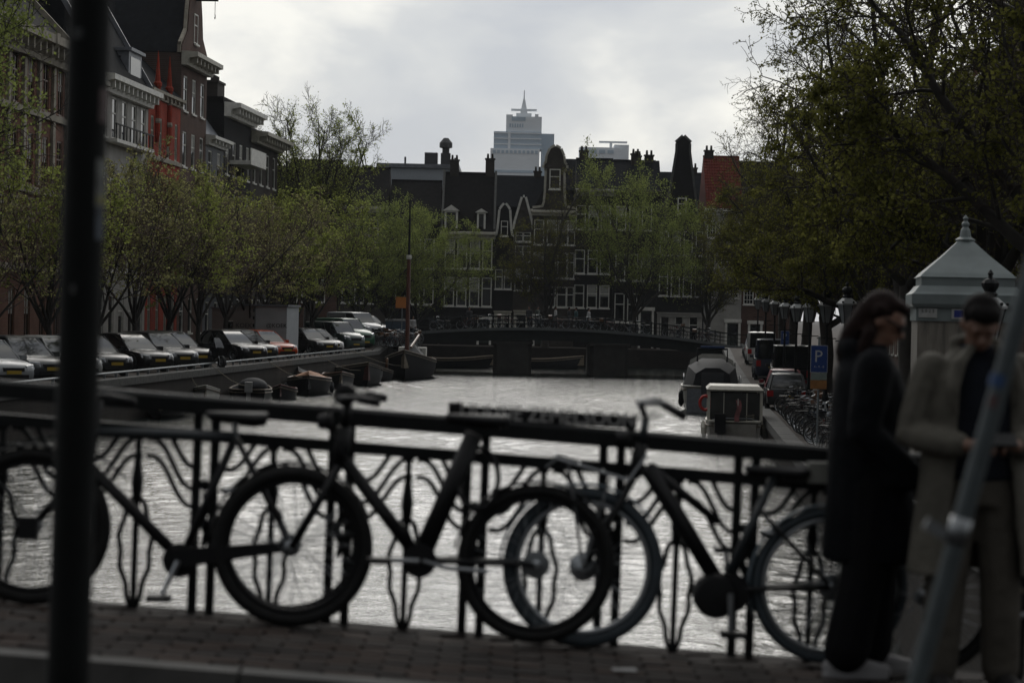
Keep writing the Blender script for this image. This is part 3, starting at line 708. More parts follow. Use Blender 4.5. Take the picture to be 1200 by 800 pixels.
hC = left('gothic_house', 'bright red brick gothic house with two slim pointed turrets', 146.5, 156, 16.4, m_orbrick, rowsn(4,1.3,3.7,2.4), colsn(4,9.4,.9), roof=roof_side(5.5), rmat=m_slate, cornice=(.5,.35,m_oldstone), frame=m_cream, style='cross')
for x in (2.2, 5.6):
    mb = MB(); mb.lathe([(.12,13.2),(.2,13.8),(.2,16.6),(.27,16.7),(.27,16.9),(.18,17.0),(.02,18.9)],8,(x,-.06,0)); mb.build('turret', m_orbrick, hC)
    mb = MB(); mb.lathe([(.21,15.8),(.26,15.9),(.21,16.1)],8,(x,-.06,0)); mb.build('stone_ring', m_oldstone, hC)
    mb = MB(); mb.lathe([(.21,14.4),(.26,14.5),(.21,14.7)],8,(x,-.06,0)); mb.build('stone_ring', m_oldstone, hC)
for z in (4.6,8.3,12.1): mb = MB(); mb.box(0,9.44,-.14,-.004,z,z+.25); mb.build('string_course', m_oldstone, hC)
TRAP = [(0,0),(1,0),(1,.5),(.80,1.6),(.76,3.0),(.68,4.8),(.32,4.8),(.24,3.0),(.20,1.6),(0,.5)]
hD = left('warehouse_house', 'tall brown brick house with hoist beam and hook above its gable', 156, 164.5, 19.6, m_brbrick, rowsn(5,1.3,3.65,2.3), colsn(3,8.4,1.3), roof=roof_front(4.4, TRAP, edge=m_oldstone, hoist=True, gwin=(1.2,2.0,1.0)), rmat=m_slate, cornice=(.8,1.1,m_cream), frame=m_white, depth=14)
left('townhouse', 'slate blue townhouse with sloping zinc attic beside the hoist house', 164.5, 171, 14.8, m_darkpaint, rowsn(4,1.2,3.5,2.2), colsn(2,6.4,1.3), roof=roof_mansard(3.2,2.4), rmat=m_lead, cornice=(.6,.7,m_white))
hF = left('townhouse', 'dark townhouse with white cornices and a row of chimney pots', 171, 182, 17.6, m_dkbrick, rowsn(4,1.2,3.8,2.5), colsn(4,10.9,1.3), roof=roof_flat(.5, ((6.5,3,2.4,1.6),)), cornice=(.9,1.2,m_white), frame=m_white)
chimney(hF, 1.4, 1.0, 17.6, 2.6, .9, 1.5, 5)
mb = MB(); mb.box(2.2,8.5,-1.6,-.004,13.4,13.7); mb.box(2.2,8.5,-1.6,-1.5,13.704,14.6); mb.build('balcony', m_white, hF)
left('townhouse', 'brown townhouse with cream cornice last on the left bank row', 182, 194, 16.4, m_greybrick, rowsn(4,1.2,3.8,2.5), colsn(4,11.9,1.3), roof=roof_flat(.4), cornice=(.8,1.3,m_cream))
left('townhouse', 'dark gabled townhouse nearest the camera on left bank', 82, 104, 15, m_greybrick, rowsn(4,1.2,3.6,2.2), colsn(8,21.9,1.2), roof=roof_side(5))
# ---- right bank row
TRF = TR + 10.5
RG = 'canal houses behind the right bank trees'
def right(name, label, s1, s0, h, wall, rows, cols, **k):
    return house(name, label, s1-s0-.04, h, wall, rows, cols, C(TRF, s1, z_right(s0)), -PI/2-AL, group=RG, **k)
rb = [(58,70,'pale plastered house with white windows nearest on the right bank',m_plaster,14),(70,82,'red brick house with white window frames behind right trunks',m_pinkbrick,16),(82,93,'black brick house between red and brown right bank houses',m_dkbrick,15),
      (93,106,'brown brick house with cream cornice behind the stone kiosk roof',m_brbrick,17),(106,118,'pale grey house in the middle of the right bank row',m_plaster,15),(118,132,'red brown house with wide front on the right bank',m_pinkbrick,16),(132,148,'dark house far along the right bank',m_dkbrick,15),(148,166,'brown house near the far bridge on the right bank',m_brbrick,15),(166,184,'black house beside the far bridge end',m_dkbrick,15)]
for s0, s1, lb, wm, h in rb:
    w = s1-s0-.04; right('canal_house', lb, s1, s0, h, wm, rowsn(4,1.1,3.5,2.2), colsn(max(3,int(w/2.6)), w, 1.1), roof=roof_side(4), cornice=(.6,.6,m_cream), cur=.5)
# ================================================================ trees
m_bark = M('dark bark', (0.030,0.026,0.022), 0.9, var=0.35, scale=3, bump=0.4)
m_twig = M('brown twigs', (0.035,0.026,0.020), 0.9, var=0.2)
m_rtwig = M('reddish budding twigs', (0.11,0.075,0.06), 0.9, var=0.2)
lf_elm = leaf_mat('olive elm leaves', (0.060,0.062,0.018), (0.20,0.20,0.05))
lf_lime = leaf_mat('fresh lime leaves', (0.14,0.165,0.045), (0.40,0.45,0.12))
lf_pale = leaf_mat('pale budding leaves', (0.17,0.17,0.07), (0.44,0.43,0.18))
lf_green = leaf_mat('mid green leaves', (0.115,0.14,0.042), (0.30,0.35,0.105))
class Tree:
    def __init__(s, seed): s.r = random.Random(seed); s.big = MB(); s.fine = MB(); s.tips = []
    def vec(s, amp): return Vector((s.r.gauss(0,amp), s.r.gauss(0,amp), s.r.gauss(0,amp)))
    def limb(s, p, d, L, r0, lvl, P, lf=1.0):
        n = P['seg'][lvl]; pts = [p.copy()]; dirs = []
        if lvl == 1: lf *= s.r.choice((.35,.7,1.0,1.5))
        if lvl == 2: lf *= s.r.choice((.1,.5,1.0,1.3,2.0))
        d = d.normalized(); up = P['up'][lvl]
        for i in range(n):
            d = (d + s.vec(P['wob'][lvl]) + Vector((0,0,up))).normalized()
            if p.z < P.get('floor', -9) and d.z < .25: d.z = .25; d.normalize()
            p = p + d*(L/n); pts.append(p.copy()); dirs.append(d.copy())
        r1 = max(r0*P['tap'][lvl], 0.008)
        rs = [r0 + (r1-r0)*i/n for i in range(n+1)]
        (s.big if lvl < 2 else s.fine).tube(pts, rs, (7,5,3,3,3)[lvl], cap=False)
        if lvl >= P['leaf']:
            m = lf * P['lpt'] * (1 if lvl == P['max'] else .5)
            for i in range(1, n+1):
                s.tips.append((pts[i], dirs[i-1], m))
        if lvl < P['max']:
            nc = P['kids'][lvl]
            for k in range(nc):
                q = P['start'][lvl] + (1-P['start'][lvl])*(k+s.r.random())/nc
                f = q*n; i = min(n-1, int(f)); bp = pts[i].lerp(pts[i+1], f-i); bd = dirs[i]
                side = bd.orthogonal().normalized(); side.rotate(Matrix.Rotation(2.4*k + s.r.uniform(-.7,.7), 3, bd))
                an = R(P['ang'][lvl]) * s.r.uniform(.7,1.3)
                cd = bd*math.cos(an) + side*math.sin(an)
                cl = L*P['len'][lvl]*(1.15-.55*q)*s.r.uniform(.75,1.25)
                s.limb(bp, cd, cl, max(.017, (r0+(r1-r0)*q)*P['rad'][lvl]), lvl+1, P, lf)
    def leaves(s, size, spread, seed):
        rg = np.random.default_rng(seed)
        P = np.array([t[0][:] for t in s.tips]); m = np.array([t[2] for t in s.tips])
        cnt = rg.poisson(m); idx = np.repeat(np.arange(len(P)), cnt); n = len(idx)
        c = P[idx] + rg.normal(0, spread, (n,3))
        a = rg.normal(size=(n,3)); a /= np.linalg.norm(a,axis=1,keepdims=True)
        b = rg.normal(size=(n,3)); b -= a*(a*b).sum(1,keepdims=True); b /= np.linalg.norm(b,axis=1,keepdims=True)
        sz = size*rg.uniform(.6,1.35,(n,1)); a *= sz*.5; b *= sz*.33
        V = np.empty((n,4,3)); V[:,0] = c-a; V[:,1] = c+b; V[:,2] = c+a; V[:,3] = c-b
        return V.reshape(-1,3), n
def mesh_np(name, vt, faces_tube, Vl, nl, mats):
    vb = np.array(vt, dtype=np.float32).reshape(-1,3); nb = len(vb); me = bpy.data.meshes.new(name)
    V = np.vstack([vb, Vl.astype(np.float32)]); me.vertices.add(len(V)); me.vertices.foreach_set('co', V.ravel())
    fq = np.array([f for f in faces_tube if len(f) == 4], dtype=np.int32).reshape(-1,4)
    ql = (np.arange(nl*4, dtype=np.int32)+nb).reshape(-1,4); F = np.vstack([fq, ql]); nf = len(F)
    me.loops.add(nf*4); me.loops.foreach_set('vertex_index', F.ravel())
    me.polygons.add(nf); me.polygons.foreach_set('loop_start', np.arange(0,nf*4,4,dtype=np.int32)); me.polygons.foreach_set('loop_total', np.full(nf,4,dtype=np.int32))
    mi = np.zeros(nf, dtype=np.int32); mi[len(fq):] = 1
    for m in mats: me.materials.append(m)
    me.polygons.foreach_set('material_index', mi); me.update(); me.validate(); return me
PROTO = {}
def tree_proto(key, seed, height, r0, clear, P, size, spread, leaf, twig, lean=(0,0)):
    T = Tree(seed)
    n = 6; pts = [Vector((lean[0]*i/n*height*.3, lean[1]*i/n*height*.3, -0.4+(clear+.4)*i/n)) for i in range(n+1)]
    for p in pts[2:]: p += Vector((T.r.gauss(0,.06), T.r.gauss(0,.06), 0))
    T.big.tube(pts, [r0*(1.5 if i == 0 else 1.15 if i == 1 else 1-.25*i/n) for i in range(n+1)], 9, cap=False)
    top = pts[-1]; nl = P['limbs']
    for k in range(nl):
        an = 2*PI*k/nl + T.r.uniform(-.4,.4); tilt = R(P['tilt']*T.r.uniform(.55,1.25) if k else 6)
        d = Vector((math.sin(tilt)*math.cos(an), math.sin(tilt)*math.sin(an), math.cos(tilt)))
        bp = pts[-1].lerp(pts[-3], T.r.random()*.9 if k else 0)
        T.limb(bp, d, (height-clear)*(T.r.uniform(.72,.98) if k else P.get('lead',.95))*(1-P.get('narrow',0)*math.sin(tilt) if k else 1), r0*(.5 if k else .7), 0, P)
    Vl, nl_ = T.leaves(size, spread, seed)
    print('TREE', key, 'branch faces', len(T.big.f)+len(T.fine.f), 'leaves', nl_)
    me_t = T.big.mesh('trunk', m_bark, smooth=True); me_c = mesh_np('crown', T.fine.v, T.fine.f, Vl, nl_, (twig, leaf))
    PROTO[key] = (me_t, me_c)
ELM = dict(floor=5.6, narrow=.62, limbs=8, tilt=50, seg=(9,7,5,4), up=(.035,-.005,-.03,-.04), wob=(.11,.14,.2,.22), tap=(.25,.25,.3,.5), leaf=2, lpt=2.3, max=3, kids=(11,10,6), start=(.22,.15,.15), ang=(48,50,52), len=(.42,.46,.55), rad=(.5,.45,.5))
SML = dict(limbs=8, tilt=27, seg=(7,5,4,3), up=(.07,.07,.03,.0), wob=(.07,.11,.16,.2), tap=(.2,.25,.4,.5), leaf=2, lpt=2.0, max=3, kids=(9,7,4), start=(.15,.15,.2), ang=(36,38,42), len=(.44,.45,.5), rad=(.5,.5,.6))
DEN = dict(limbs=8, tilt=36, seg=(7,5,4,3), up=(.06,.04,.0,-.03), wob=(.09,.12,.18,.2), tap=(.2,.25,.4,.5), leaf=2, lpt=4.5, max=3, kids=(9,7,4), start=(.1,.15,.2), ang=(40,42,45), len=(.46,.46,.5), rad=(.5,.5,.6))
tree_proto('elmA', 3, 19, .36, 5.0, ELM, .105, .07, lf_elm, m_twig)
tree_proto('elmB', 8, 20, .34, 5.3, ELM, .105, .07, lf_elm, m_twig)
tree_proto('limeA', 21, 11.5, .17, 2.9, SML, .15, .08, lf_lime, m_rtwig)
tree_proto('limeB', 22, 12, .16, 3.0, dict(SML, lpt=.85), .13, .08, lf_pale, m_rtwig)
tree_proto('limeC', 23, 11, .17, 2.8, dict(SML, lpt=1.15), .13, .08, lf_pale, m_rtwig)
tree_proto('dense', 31, 16, .28, 3.6, DEN, .15, .2, lf_green, m_twig)
tree_proto('bare', 41, 18, .30, 4.0, dict(SML, limbs=15, tilt=24, lead=.85, kids=(12,9,5), len=(.30,.42,.5), lpt=1.0), .12, .12, lf_lime, m_twig)
tree_proto('forked', 43, 17, .36, 4.2, dict(ELM, limbs=6, tilt=40, up=(.05,.03,.0,-.02), lpt=.8), .13, .14, lf_elm, m_twig)
def tree(kind, name, label, p, rz, sc, group, szz=None):
    o = thing(name, label, 'tree', p, rz, group, (sc, sc, szz or sc))
    link('trunk', PROTO[kind][0], o); link('crown', PROTO[kind][1], o)
    return o
# right bank elms
RT = 'big elms along the right bank'
for i, (s, dt, kd, rz, sc, lb) in enumerate([
    (51, 4.6, 'elmB', 1.9, 1.0, 'large dark elm nearest the camera, its trunk rising over the kiosk roof'),
    (61, 4.4, 'elmA', 2.7, .95, 'elm behind the woman in the dark coat, second along right bank'),
    (72, 3.4, 'elmB', 4.1, .92, 'third elm along the right bank, beside the parking sign'),
    (84, 3.3, 'elmA', 5.2, .86, 'fourth elm along the right bank above the parked bicycles'),
    (97, 3.4, 'elmB', .7, .84, 'fifth elm along the right bank above the parked cars'),
    (112, 3.4, 'elmA', 3.3, .95, 'sixth elm along the right bank beside the motor cruiser'),
    (128, 3.4, 'elmB', 2.2, .92, 'seventh elm along the right bank by the dark van'),
    (145, 3.4, 'elmA', 1.2, .9, 'eighth elm along the right bank near the white van'),
    (163, 3.4, 'elmB', 5.5, .86, 'last elm of the right bank beside the far bridge')]):
    tree(kd, 'elm_tree', lb, C(TR+dt, s, z_right(s)-.05), rz, sc, RT)
# left bank limes
LT = 'young limes along the left bank'
for s, kd, rz, sc, lb in [
    (84, 'dense', .5, .86, 'dense dark green tree at the left picture edge'),
    (93, 'limeB', 1.1, .8, 'thin budding tree behind the leftmost parked cars'),
    (102.5, 'limeA', .2, .9, 'young lime just left of the dark post'),
    (111, 'limeC', 2.5, 1.0, 'young lime hidden behind the dark post'),
    (119, 'limeB', 4.0, .98, 'sparse lime just right of the dark post'),
    (127, 'limeA', 3.1, .98, 'leafy lime with bright yellow green lower branches over the black cars'),
    (135, 'limeC', 5.0, 1.0, 'budding lime in front of the red gothic house'),
    (143, 'limeB', .9, 1.03, 'reddish bare lime before the hoist house'),
    (151, 'limeC', 2.0, 1.0, 'budding lime beside the grey cabin'),
    (159, 'limeA', 4.4, 1.0, 'leafy lime above the dark van'),
    (168, 'limeC', 1.6, 1.05, 'budding lime above the silver van'),
    (177, 'limeA', 3.7, 1.1, 'lime last before the far bridge on left bank')]:
    tree(kd, 'lime_tree', lb, C(TL-(4.6 if kd != 'dense' else 5.2), s, z_left(s)-.05), rz, sc, LT, sc*(.87 if kd != 'dense' else 1.3))
p = W(368, 0, 200); tree('bare', 'tall_tree', 'tall bare topped tree rising above the left bank roofs end', (p.x, 200, 2.0), 1.0, 1.12, None)
p = W(345, 0, 212); tree('bare', 'tall_tree', 'bare tree close behind the tall bare topped tree', (p.x, 212, 2.0), 3.0, .88, None)
for px, d, sc, lb in ((428, 216, .82, 'green tree left of the sailing barge mast beyond the bridge'), (462, 219, .80, 'green tree behind the orange sign'), (497, 222, .78, 'green tree just right of the barge mast')):
    p = W(px, 0, d); tree('dense', 'leafy_tree', lb, (p.x, d, 1.55), px*.37, sc, 'trees beyond the far bridge')
p = W(647, 0, 229); tree('forked', 'forked_tree', 'big forked tree with thin foliage before the bell gabled house', (p.x, 229, 1.55), .6, .95, 'trees beyond the far bridge')
p = W(752, 0, 227); tree('dense', 'leafy_tree', 'dense green tree before the white columned door', (p.x, 227, 1.55), 2.6, .93, 'trees beyond the far bridge', 1.1)
p = W(838, 0, 229); tree('forked', 'leafy_tree', 'loose tree in front of the red roofed house', (p.x, 229, 1.55), 4.0, .8, 'trees beyond the far bridge')
# ================================================================ vehicles, boats, bicycles, street furniture
vr = random.Random(77)
def paint(name, c): return M(name, c, 0.28, 0.0, var=0.04, scale=2, coat=0.15, spec=0.3)
m_light = M('clear lamp lens', (0.30,0.31,0.33), 0.15, 0.2, var=0)
m_red = M('red lamp lens', (0.35,0.01,0.01), 0.2, var=0)
m_dkgrey = M('grey wheel rim', (0.20,0.21,0.22), 0.35, 0.8, var=0.1)
def wheel_meshes(r, w):
    t = MB(); t.lathe([(r*.62,-w/2),(r*.93,-w/2),(r,-w*.3),(r,w*.3),(r*.93,w/2),(r*.62,w/2)],18,axis='y',cap=False)
    m = MB(); m.lathe([(.02,w*.34),(r*.2,w*.36),(r*.24,w*.28),(r*.55,w*.22),(r*.62,w*.42),(r*.64,w*.42)],18,axis='y',cap=False)
    m.lathe([(.02,-w*.34),(r*.2,-w*.36),(r*.24,-w*.28),(r*.55,-w*.22),(r*.62,-w*.42),(r*.64,-w*.42)],18,axis='y',cap=False)
    return t.mesh('wheel', m_rubber, 40), m.mesh('rim', m_dkgrey, 40)
def car(name, label, cat, paintm, loc, rz, L=4.2, Wd=1.78, H=1.48, hood=1.15, kind='hatch', group=None, plate_back=True):
    """front towards +x"""
    o = thing(name, label, cat, loc, rz, group); w = Wd/2; x1 = L/2; x0 = -L/2; zb = 0.2
    belt = H*.60
    xc = x1-hood                                         # windscreen foot
    if kind == 'van': H_h = .62*H; belt = H*.55
    else: H_h = H*.56
    st = [(x0,.80*w,.42,belt*.80),(x0+.06,.92*w,.26,belt*.93),(x0+.35,.985*w,zb,belt),(x0+.9,w,zb,belt),(-.1,w,zb,belt*.985),(xc-.35,w,zb,belt*.975),(xc+.05,.99*w,zb,max(H_h*1.04,.5)),(x1-.55,.97*w,zb,H_h*.97),(x1-.22,.93*w,zb+.02,H_h*.86),(x1-.05,.84*w,.26,H_h*.72),(x1,.72*w,.34,H_h*.60)]
    rings = []
    for x, hw, b, t in st:
        h = t-b; pr = [(.0,b),(.80*hw,b),(.97*hw,b+.10*h),(1.0*hw,b+.45*h),(.985*hw,b+.72*h),(.93*hw,b+.94*h),(.80*hw,t),(0,t+.015)]
        rings.append([(x,y,z) for y,z in pr] + [(x,-y,z) for y,z in pr[-2:0:-1]])
    mb = MB(); mb.loft(rings); mb.build('body', paintm, o, smooth=38)
    # greenhouse
    if kind == 'van': rf, rr, rb = xc-.75, x0+.12, x0+.05
    elif kind == 'sedan': rf, rr, rb = xc-.85, x0+1.15, x0+.55
    elif kind == 'wagon': rf, rr, rb = xc-.80, x0+.45, x0+.10
    else: rf, rr, rb = xc-.78, x0+.62, x0+.16
    bw, tw = .90*w, .70*w; 
    if kind == 'van': tw = .84*w
    zt = H-.07; zs = belt*.96
    B = [(xc+.02,bw*.97,zs),(xc-.3,bw,zs),(rb+.3,bw,zs),(rb,bw*.93,zs)]; Tt = [(rf,tw*.95,zt),(rf-.25,tw,zt),(rr+.2,tw,zt),(rr,tw*.95,zt)]
    full = lambda q: q + [(x,-y,z) for x,y,z in q[::-1]]
    mid_ = [(b_[0]*.42+t_[0]*.58, (b_[1]*.42+t_[1]*.58)*1.035, b_[2]*.42+t_[2]*.58 + (.03 if j_ in (0,3) else 0)) for j_, (b_, t_) in enumerate(zip(B, Tt))]
    mb = MB(); mb.loft([full(B), full(mid_), full(Tt)], cap=False); mb.build('glasshouse', m_cglass, o, smooth=35)
    mb = MB(); cr = [(x,y*.94,zt+.045) for x,y,z in Tt]; cr = [(rf-.12,cr[0][1],zt+.04),cr[1],cr[2],(rr+.1,cr[3][1],zt+.04)]
    cr2 = [(c_[0]*.7+(rf+rr)*.15, c_[1]*.6, zt+.075) for c_ in cr]; mb.loft([full([(x,y*1.02,z-.02) for x,y,z in Tt]), full([(x,y*1.005,z+.012) for x,y,z in Tt]), full(cr), full(cr2)], cap=True); mb.build('roof', paintm, o, smooth=40)
    for sg in (1,-1):
        for a, b, r in ((B[0],Tt[0],.035),((xc-1.05,bw,zs),(rf-.85,tw,zt),.04),(B[3],Tt[3],.05),((rb+.35,bw,zs),(rr+.25,tw,zt),.05)):
            mb = MB(); mb.tube([(a[0],sg*a[1]*1.005,a[2]),(b[0],sg*b[1]*1.01,b[2])], r, 5); mb.build('pillar', paintm if kind != 'sedan' else m_black, o)
        if kind == 'van':
            mb = MB(); y = sg*(bw+.012); mb.add([(rb+.05,y,zs-.02),(xc-1.15,y,zs-.02),(rf-.95,sg*(tw+.03),zt-.02),(rr+.08,sg*(tw+.03),zt-.02)],[(0,1,2,3)]); mb.build('side_panel', paintm, o)
        mb = MB(); mb.box(xc-.28,xc-.06,sg*w*.98 if sg>0 else -w*.98-.2,sg*w*.98+.2 if sg>0 else -w*.98,zs-.02,zs+.13); mb.build('mirror', paintm, o)
        mb = MB(); yy = sg*.62*w
        mb.loft([[(x1-.30,sg*.90*w,H_h*.70),(x1-.12,sg*.52*w,H_h*.66),(x1-.12,sg*.52*w,H_h*.82),(x1-.34,sg*.90*w,H_h*.88)],[(x1-.16,sg*.92*w,H_h*.68),(x1-.0,sg*.55*w,H_h*.64),(x1-.06,sg*.55*w,H_h*.80),(x1-.24,sg*.92*w,H_h*.85)]]); mb.build('headlight', m_light, o)
        mb = MB(); mb.box(x0-.01,x0+.14,sg*.80*w-.13,sg*.80*w+.13,belt*.62,belt*.88); mb.build('tail_light', m_red, o)
    mb = MB(); mb.box(x1-.10,x1+.012,-.42*w,.42*w,H_h*.60,H_h*.74); mb.box(x1-.10,x1+.008,-.6*w,.6*w,.28,.40); mb.build('grille', m_black, o)
    mb = MB(); mb.box(x1+.013,x1+.03,-.26,.26,.42,.53); mb.build('number_plate', m_plate, o)
    if plate_back: mb = MB(); mb.box(x0-.03,x0-.013,-.26,.26,belt*.55,belt*.55+.11); mb.build('number_plate', m_plate, o)
    r = .32 if kind != 'van' else .34; wt, wr = wheel_meshes(r, .2)
    for sx in (x1-.82, x0+.78):
        for sg in (1,-1):
            wo = link('wheel', wt, o, (sx, sg*(w-.09), r)); link('rim', wr, wo)
            mb = MB(); n = 9; pts = [(sx+(r+.06)*math.cos(PI*i/(n-1)), sg*(w-.002), r+(r+.06)*math.sin(PI*i/(n-1))) for i in range(n)]
            mb.tube(pts, .035, 5); mb.build('wheel_arch', m_black, o)
    return o
p_black = paint('black car paint', (0.008,0.008,0.009)); p_dgrey = paint('dark grey car paint', (0.03,0.032,0.035)); p_silver = paint('silver car paint', (0.22,0.23,0.24))
p_orange = paint('orange car paint', (0.42,0.055,0.010)); p_white = paint('white car paint', (0.40,0.40,0.39)); p_green = paint('green van paint', (0.012,0.075,0.035)); p_red = paint('dark red car paint', (0.16,0.012,0.02)); p_blue = paint('dark blue car paint', (0.012,0.018,0.035)); p_teal = paint('grey green car paint', (0.035,0.055,0.05))
CG = 'cars parked nose to the left quay'
def lcar(px, label, pm, kind='hatch', L=4.2, H=1.5, ang=44, back=0.0, cat='car', name='parked_car', Wd=1.8, hood=1.15):
    # px: picture column of the car's nose; noses stand about a metre from the quay edge
    tn = TL - 1.25 - back; d = -(tn/math.cos(AL))*FPX/(600+.07*FPX-px); s = d/math.cos(AL) - tn*math.sin(AL)*0
    ang += vr.uniform(-5,5); hd = CR*math.cos(R(ang)) - CU*math.sin(R(ang)); nose = C(tn, 0) ; nose = Vector((0,0,0)) + CR*tn + CU*((d - (CR*tn).y)/CU.y)
    s_ = nose.dot(CU); c = nose - hd*(L/2); c.z = z_left(s_)+.005
    q_ = car(name, label, cat, pm, c, math.atan2(hd.y, hd.x), L, Wd, H, hood, kind, CG); k_ = vr.uniform(.97,1.05); q_.scale = (1.1*k_,1.1,1.14*k_)
lcar(14, 'silver hatchback half out of frame at far left', p_silver)
lcar(58, 'silver grey hatchback just left of the dark post', p_dgrey)
lcar(98, 'white hatchback hidden behind the dark post', p_white)
lcar(134, 'black car peeking out right of the dark post', p_black)
lcar(184, 'black sedan with yellow plate, right of the dark post', p_black, 'sedan', 4.5)
lcar(213, 'dark wagon second right of the dark post', p_dgrey, 'wagon', 4.4)
lcar(233, 'silver black hatchback beside the parked motorcycle', p_black)
lcar(297, 'black sedan with yellow plate beside the orange car', p_black, 'sedan', 4.5)
lcar(310, 'grey hatchback between black sedan and orange car', p_dgrey)
lcar(335, 'bright orange hatchback before the grey cabin', p_orange)
lcar(383, 'black hatchback right of the grey cabin', p_black)
lcar(391, 'white hatchback second right of the grey cabin', p_white)
lcar(416, 'dark grey van with large windscreen', p_teal, 'van', 4.6, 1.95, cat='van', name='parked_van', Wd=1.9, hood=.95)
lcar(427, 'green van between the dark grey and silver vans', p_green, 'van', 4.6, 2.0, cat='van', name='parked_van', Wd=1.9, hood=.95)
lcar(438, 'silver van right of the green van', p_silver, 'van', 4.6, 1.95, cat='van', name='parked_van', Wd=1.9, hood=.95)
lcar(450, 'dark hatchback last before the far bridge ramp', p_dgrey)
# second row across the street
for s, lb, pm, kd in ((84,'teal grey wagon parked across the street at left edge',p_teal,'wagon'),(96,'dark car across the street behind the silver hatchbacks',p_dgrey,'sedan'),(118,'black wagon across the street behind the black sedan',p_black,'wagon'),(131,'white wagon across the street behind the motorcycle',p_white,'wagon'),(160,'dark wagon across the street behind the cabin',p_black,'wagon')):
    c = C(TL-7.4, s, z_left(s)+.005); hd = -CU; car('parked_car', lb, 'car', pm, c, math.atan2(hd.y,hd.x), 4.5, 1.8, 1.55, 1.1, kd, 'cars parked across the left street')
# green box body on the silver van
# cabins
def text_mesh(s, size, ext, mat, align='CENTER'):
    cu = bpy.data.curves.new('lettering', 'FONT'); cu.body = s; cu.size = size; cu.extrude = ext; cu.align_x = align; cu.resolution_u = 2
    ob = bpy.data.objects.new('lettering_tmp', cu); COL.objects.link(ob); dg = bpy.context.evaluated_depsgraph_get()
    me = bpy.data.meshes.new_from_object(ob.evaluated_get(dg)); bpy.data.objects.remove(ob, do_unlink=True); bpy.data.curves.remove(cu)
    me.materials.clear(); me.materials.append(mat); me.name = 'lettering'; return me
m_cabin = M('grey cabin panels', (0.36,0.38,0.40), 0.6, var=0.12, scale=1); m_cabin2 = M('brown grey cabin panels', (0.22,0.20,0.185), 0.65, var=0.12, scale=1)
m_letter = M('dark lettering', (0.03,0.03,0.032), 0.6, var=0)
cp = W(318, 369, 153); cz = z_left(146)
cab = thing('site_cabin', 'grey site cabin with dark lettering between trunks behind the orange car', 'cabin', (cp.x, 153, cz), R(-12), scale=1.05)
mb = MB(); mb.box(-2.0,1.35,-1.2,1.2,.15,3.0); mb.build('body', m_cabin, cab)
for sx in (-1.9,1.25):
    for sy in (-1.1,1.0): mb = MB(); mb.box(sx,sx+.12,sy,sy+.12,0,.147); mb.build('foot', m_black, cab)
mb = MB(); mb.box(-2.1,1.45,-1.3,1.3,3.003,3.12); mb.build('roof', m_lead, cab)
mb = MB(); mb.box(-.66,-.60,-1.22,-1.203,.15,3.0); mb.build('panel_joint', m_dkgrey, cab)
for i in range(6): mb = MB(); z = .4+i*.45; mb.box(-.76,-.66,-1.235,-1.203,z,z+.2); mb.build('hinge', m_black, cab)
mb = MB(); mb.box(-2.0,-.66,-1.212,-1.2005,.15,3.0); mb.build('side_panel', m_cabin2, cab)
l1 = link('lettering', text_mesh('@KOEK', .36, .006, m_letter), cab, (.72,-1.21,1.75), (R(90),0,0)); l2 = link('lettering', text_mesh('KOEK', .40, .006, m_letter), cab, (-1.32,-1.225,1.7), (R(90),0,0))
cp = W(276, 369, 158)
cab2 = thing('site_cabin', 'brownish cabin with one dark window left of the lettered cabin', 'cabin', (cp.x, 158, cz), R(-12))
mb = MB(); mb.box(-1.2,1.2,-1.2,1.2,.15,2.95); mb.build('body', m_cabin2, cab2)
mb = MB(); mb.box(-1.3,1.3,-1.3,1.3,2.953,3.05); mb.build('roof', m_lead, cab2)
mb = MB(); mb.box(-.35,.55,-1.23,-1.203,1.2,2.2); wi = mb.build('window', m_white, cab2); mb = MB(); mb.box(-.28,.48,-1.245,-1.233,1.27,2.13); mb.build('pane', m_glass, wi)
for sx in (-1.1,1.0): mb = MB(); mb.box(sx,sx+.12,-1.1,1.1,0,.147); mb.build('foot', m_black, cab2)

# ---- boats
def hull(L, beam, free, sheer=.35, bow=1.0, stern=.75, n=14, draft=.35, thick=.06):
    """bow towards +x"""
    outer, inner = [], []
    for i in range(n+1):
        t = i/n; x = -L/2 + L*t
        b = beam/2*(stern + (1-stern)*min(1, t*3.0)) if t < .35 else beam/2*max(0.02, 1-((t-.35)/.65)**2.4*bow)
        zs = free + sheer*max(0,(t-.3)/.7)**2 + .12*sheer*max(0,(.3-t)/.3)
        fl = .55 + .3*t if t > .7 else .72
        pr = [(0.0,-draft*(1-.6*t**4)),(b*.62,-draft*.7*(1-t**4)),(b*.9,.12*zs),(b*.98,.55*zs),(b,zs)]
        xo = L*.07*max(0,(t-.8)/.2)**2
        ring = [(x+xo*(z/max(zs,.1)) if z>0 else x-xo*.8, y, z) for y, z in pr]
        outer.append([(q[0],-q[1],q[2]) for q in ring[::-1]] + ring[1:])
        inner.append((x+xo, b, zs))
    return outer, inner
m_rimw = M('worn boat trim', (0.13,0.10,0.07), .7, var=.3)
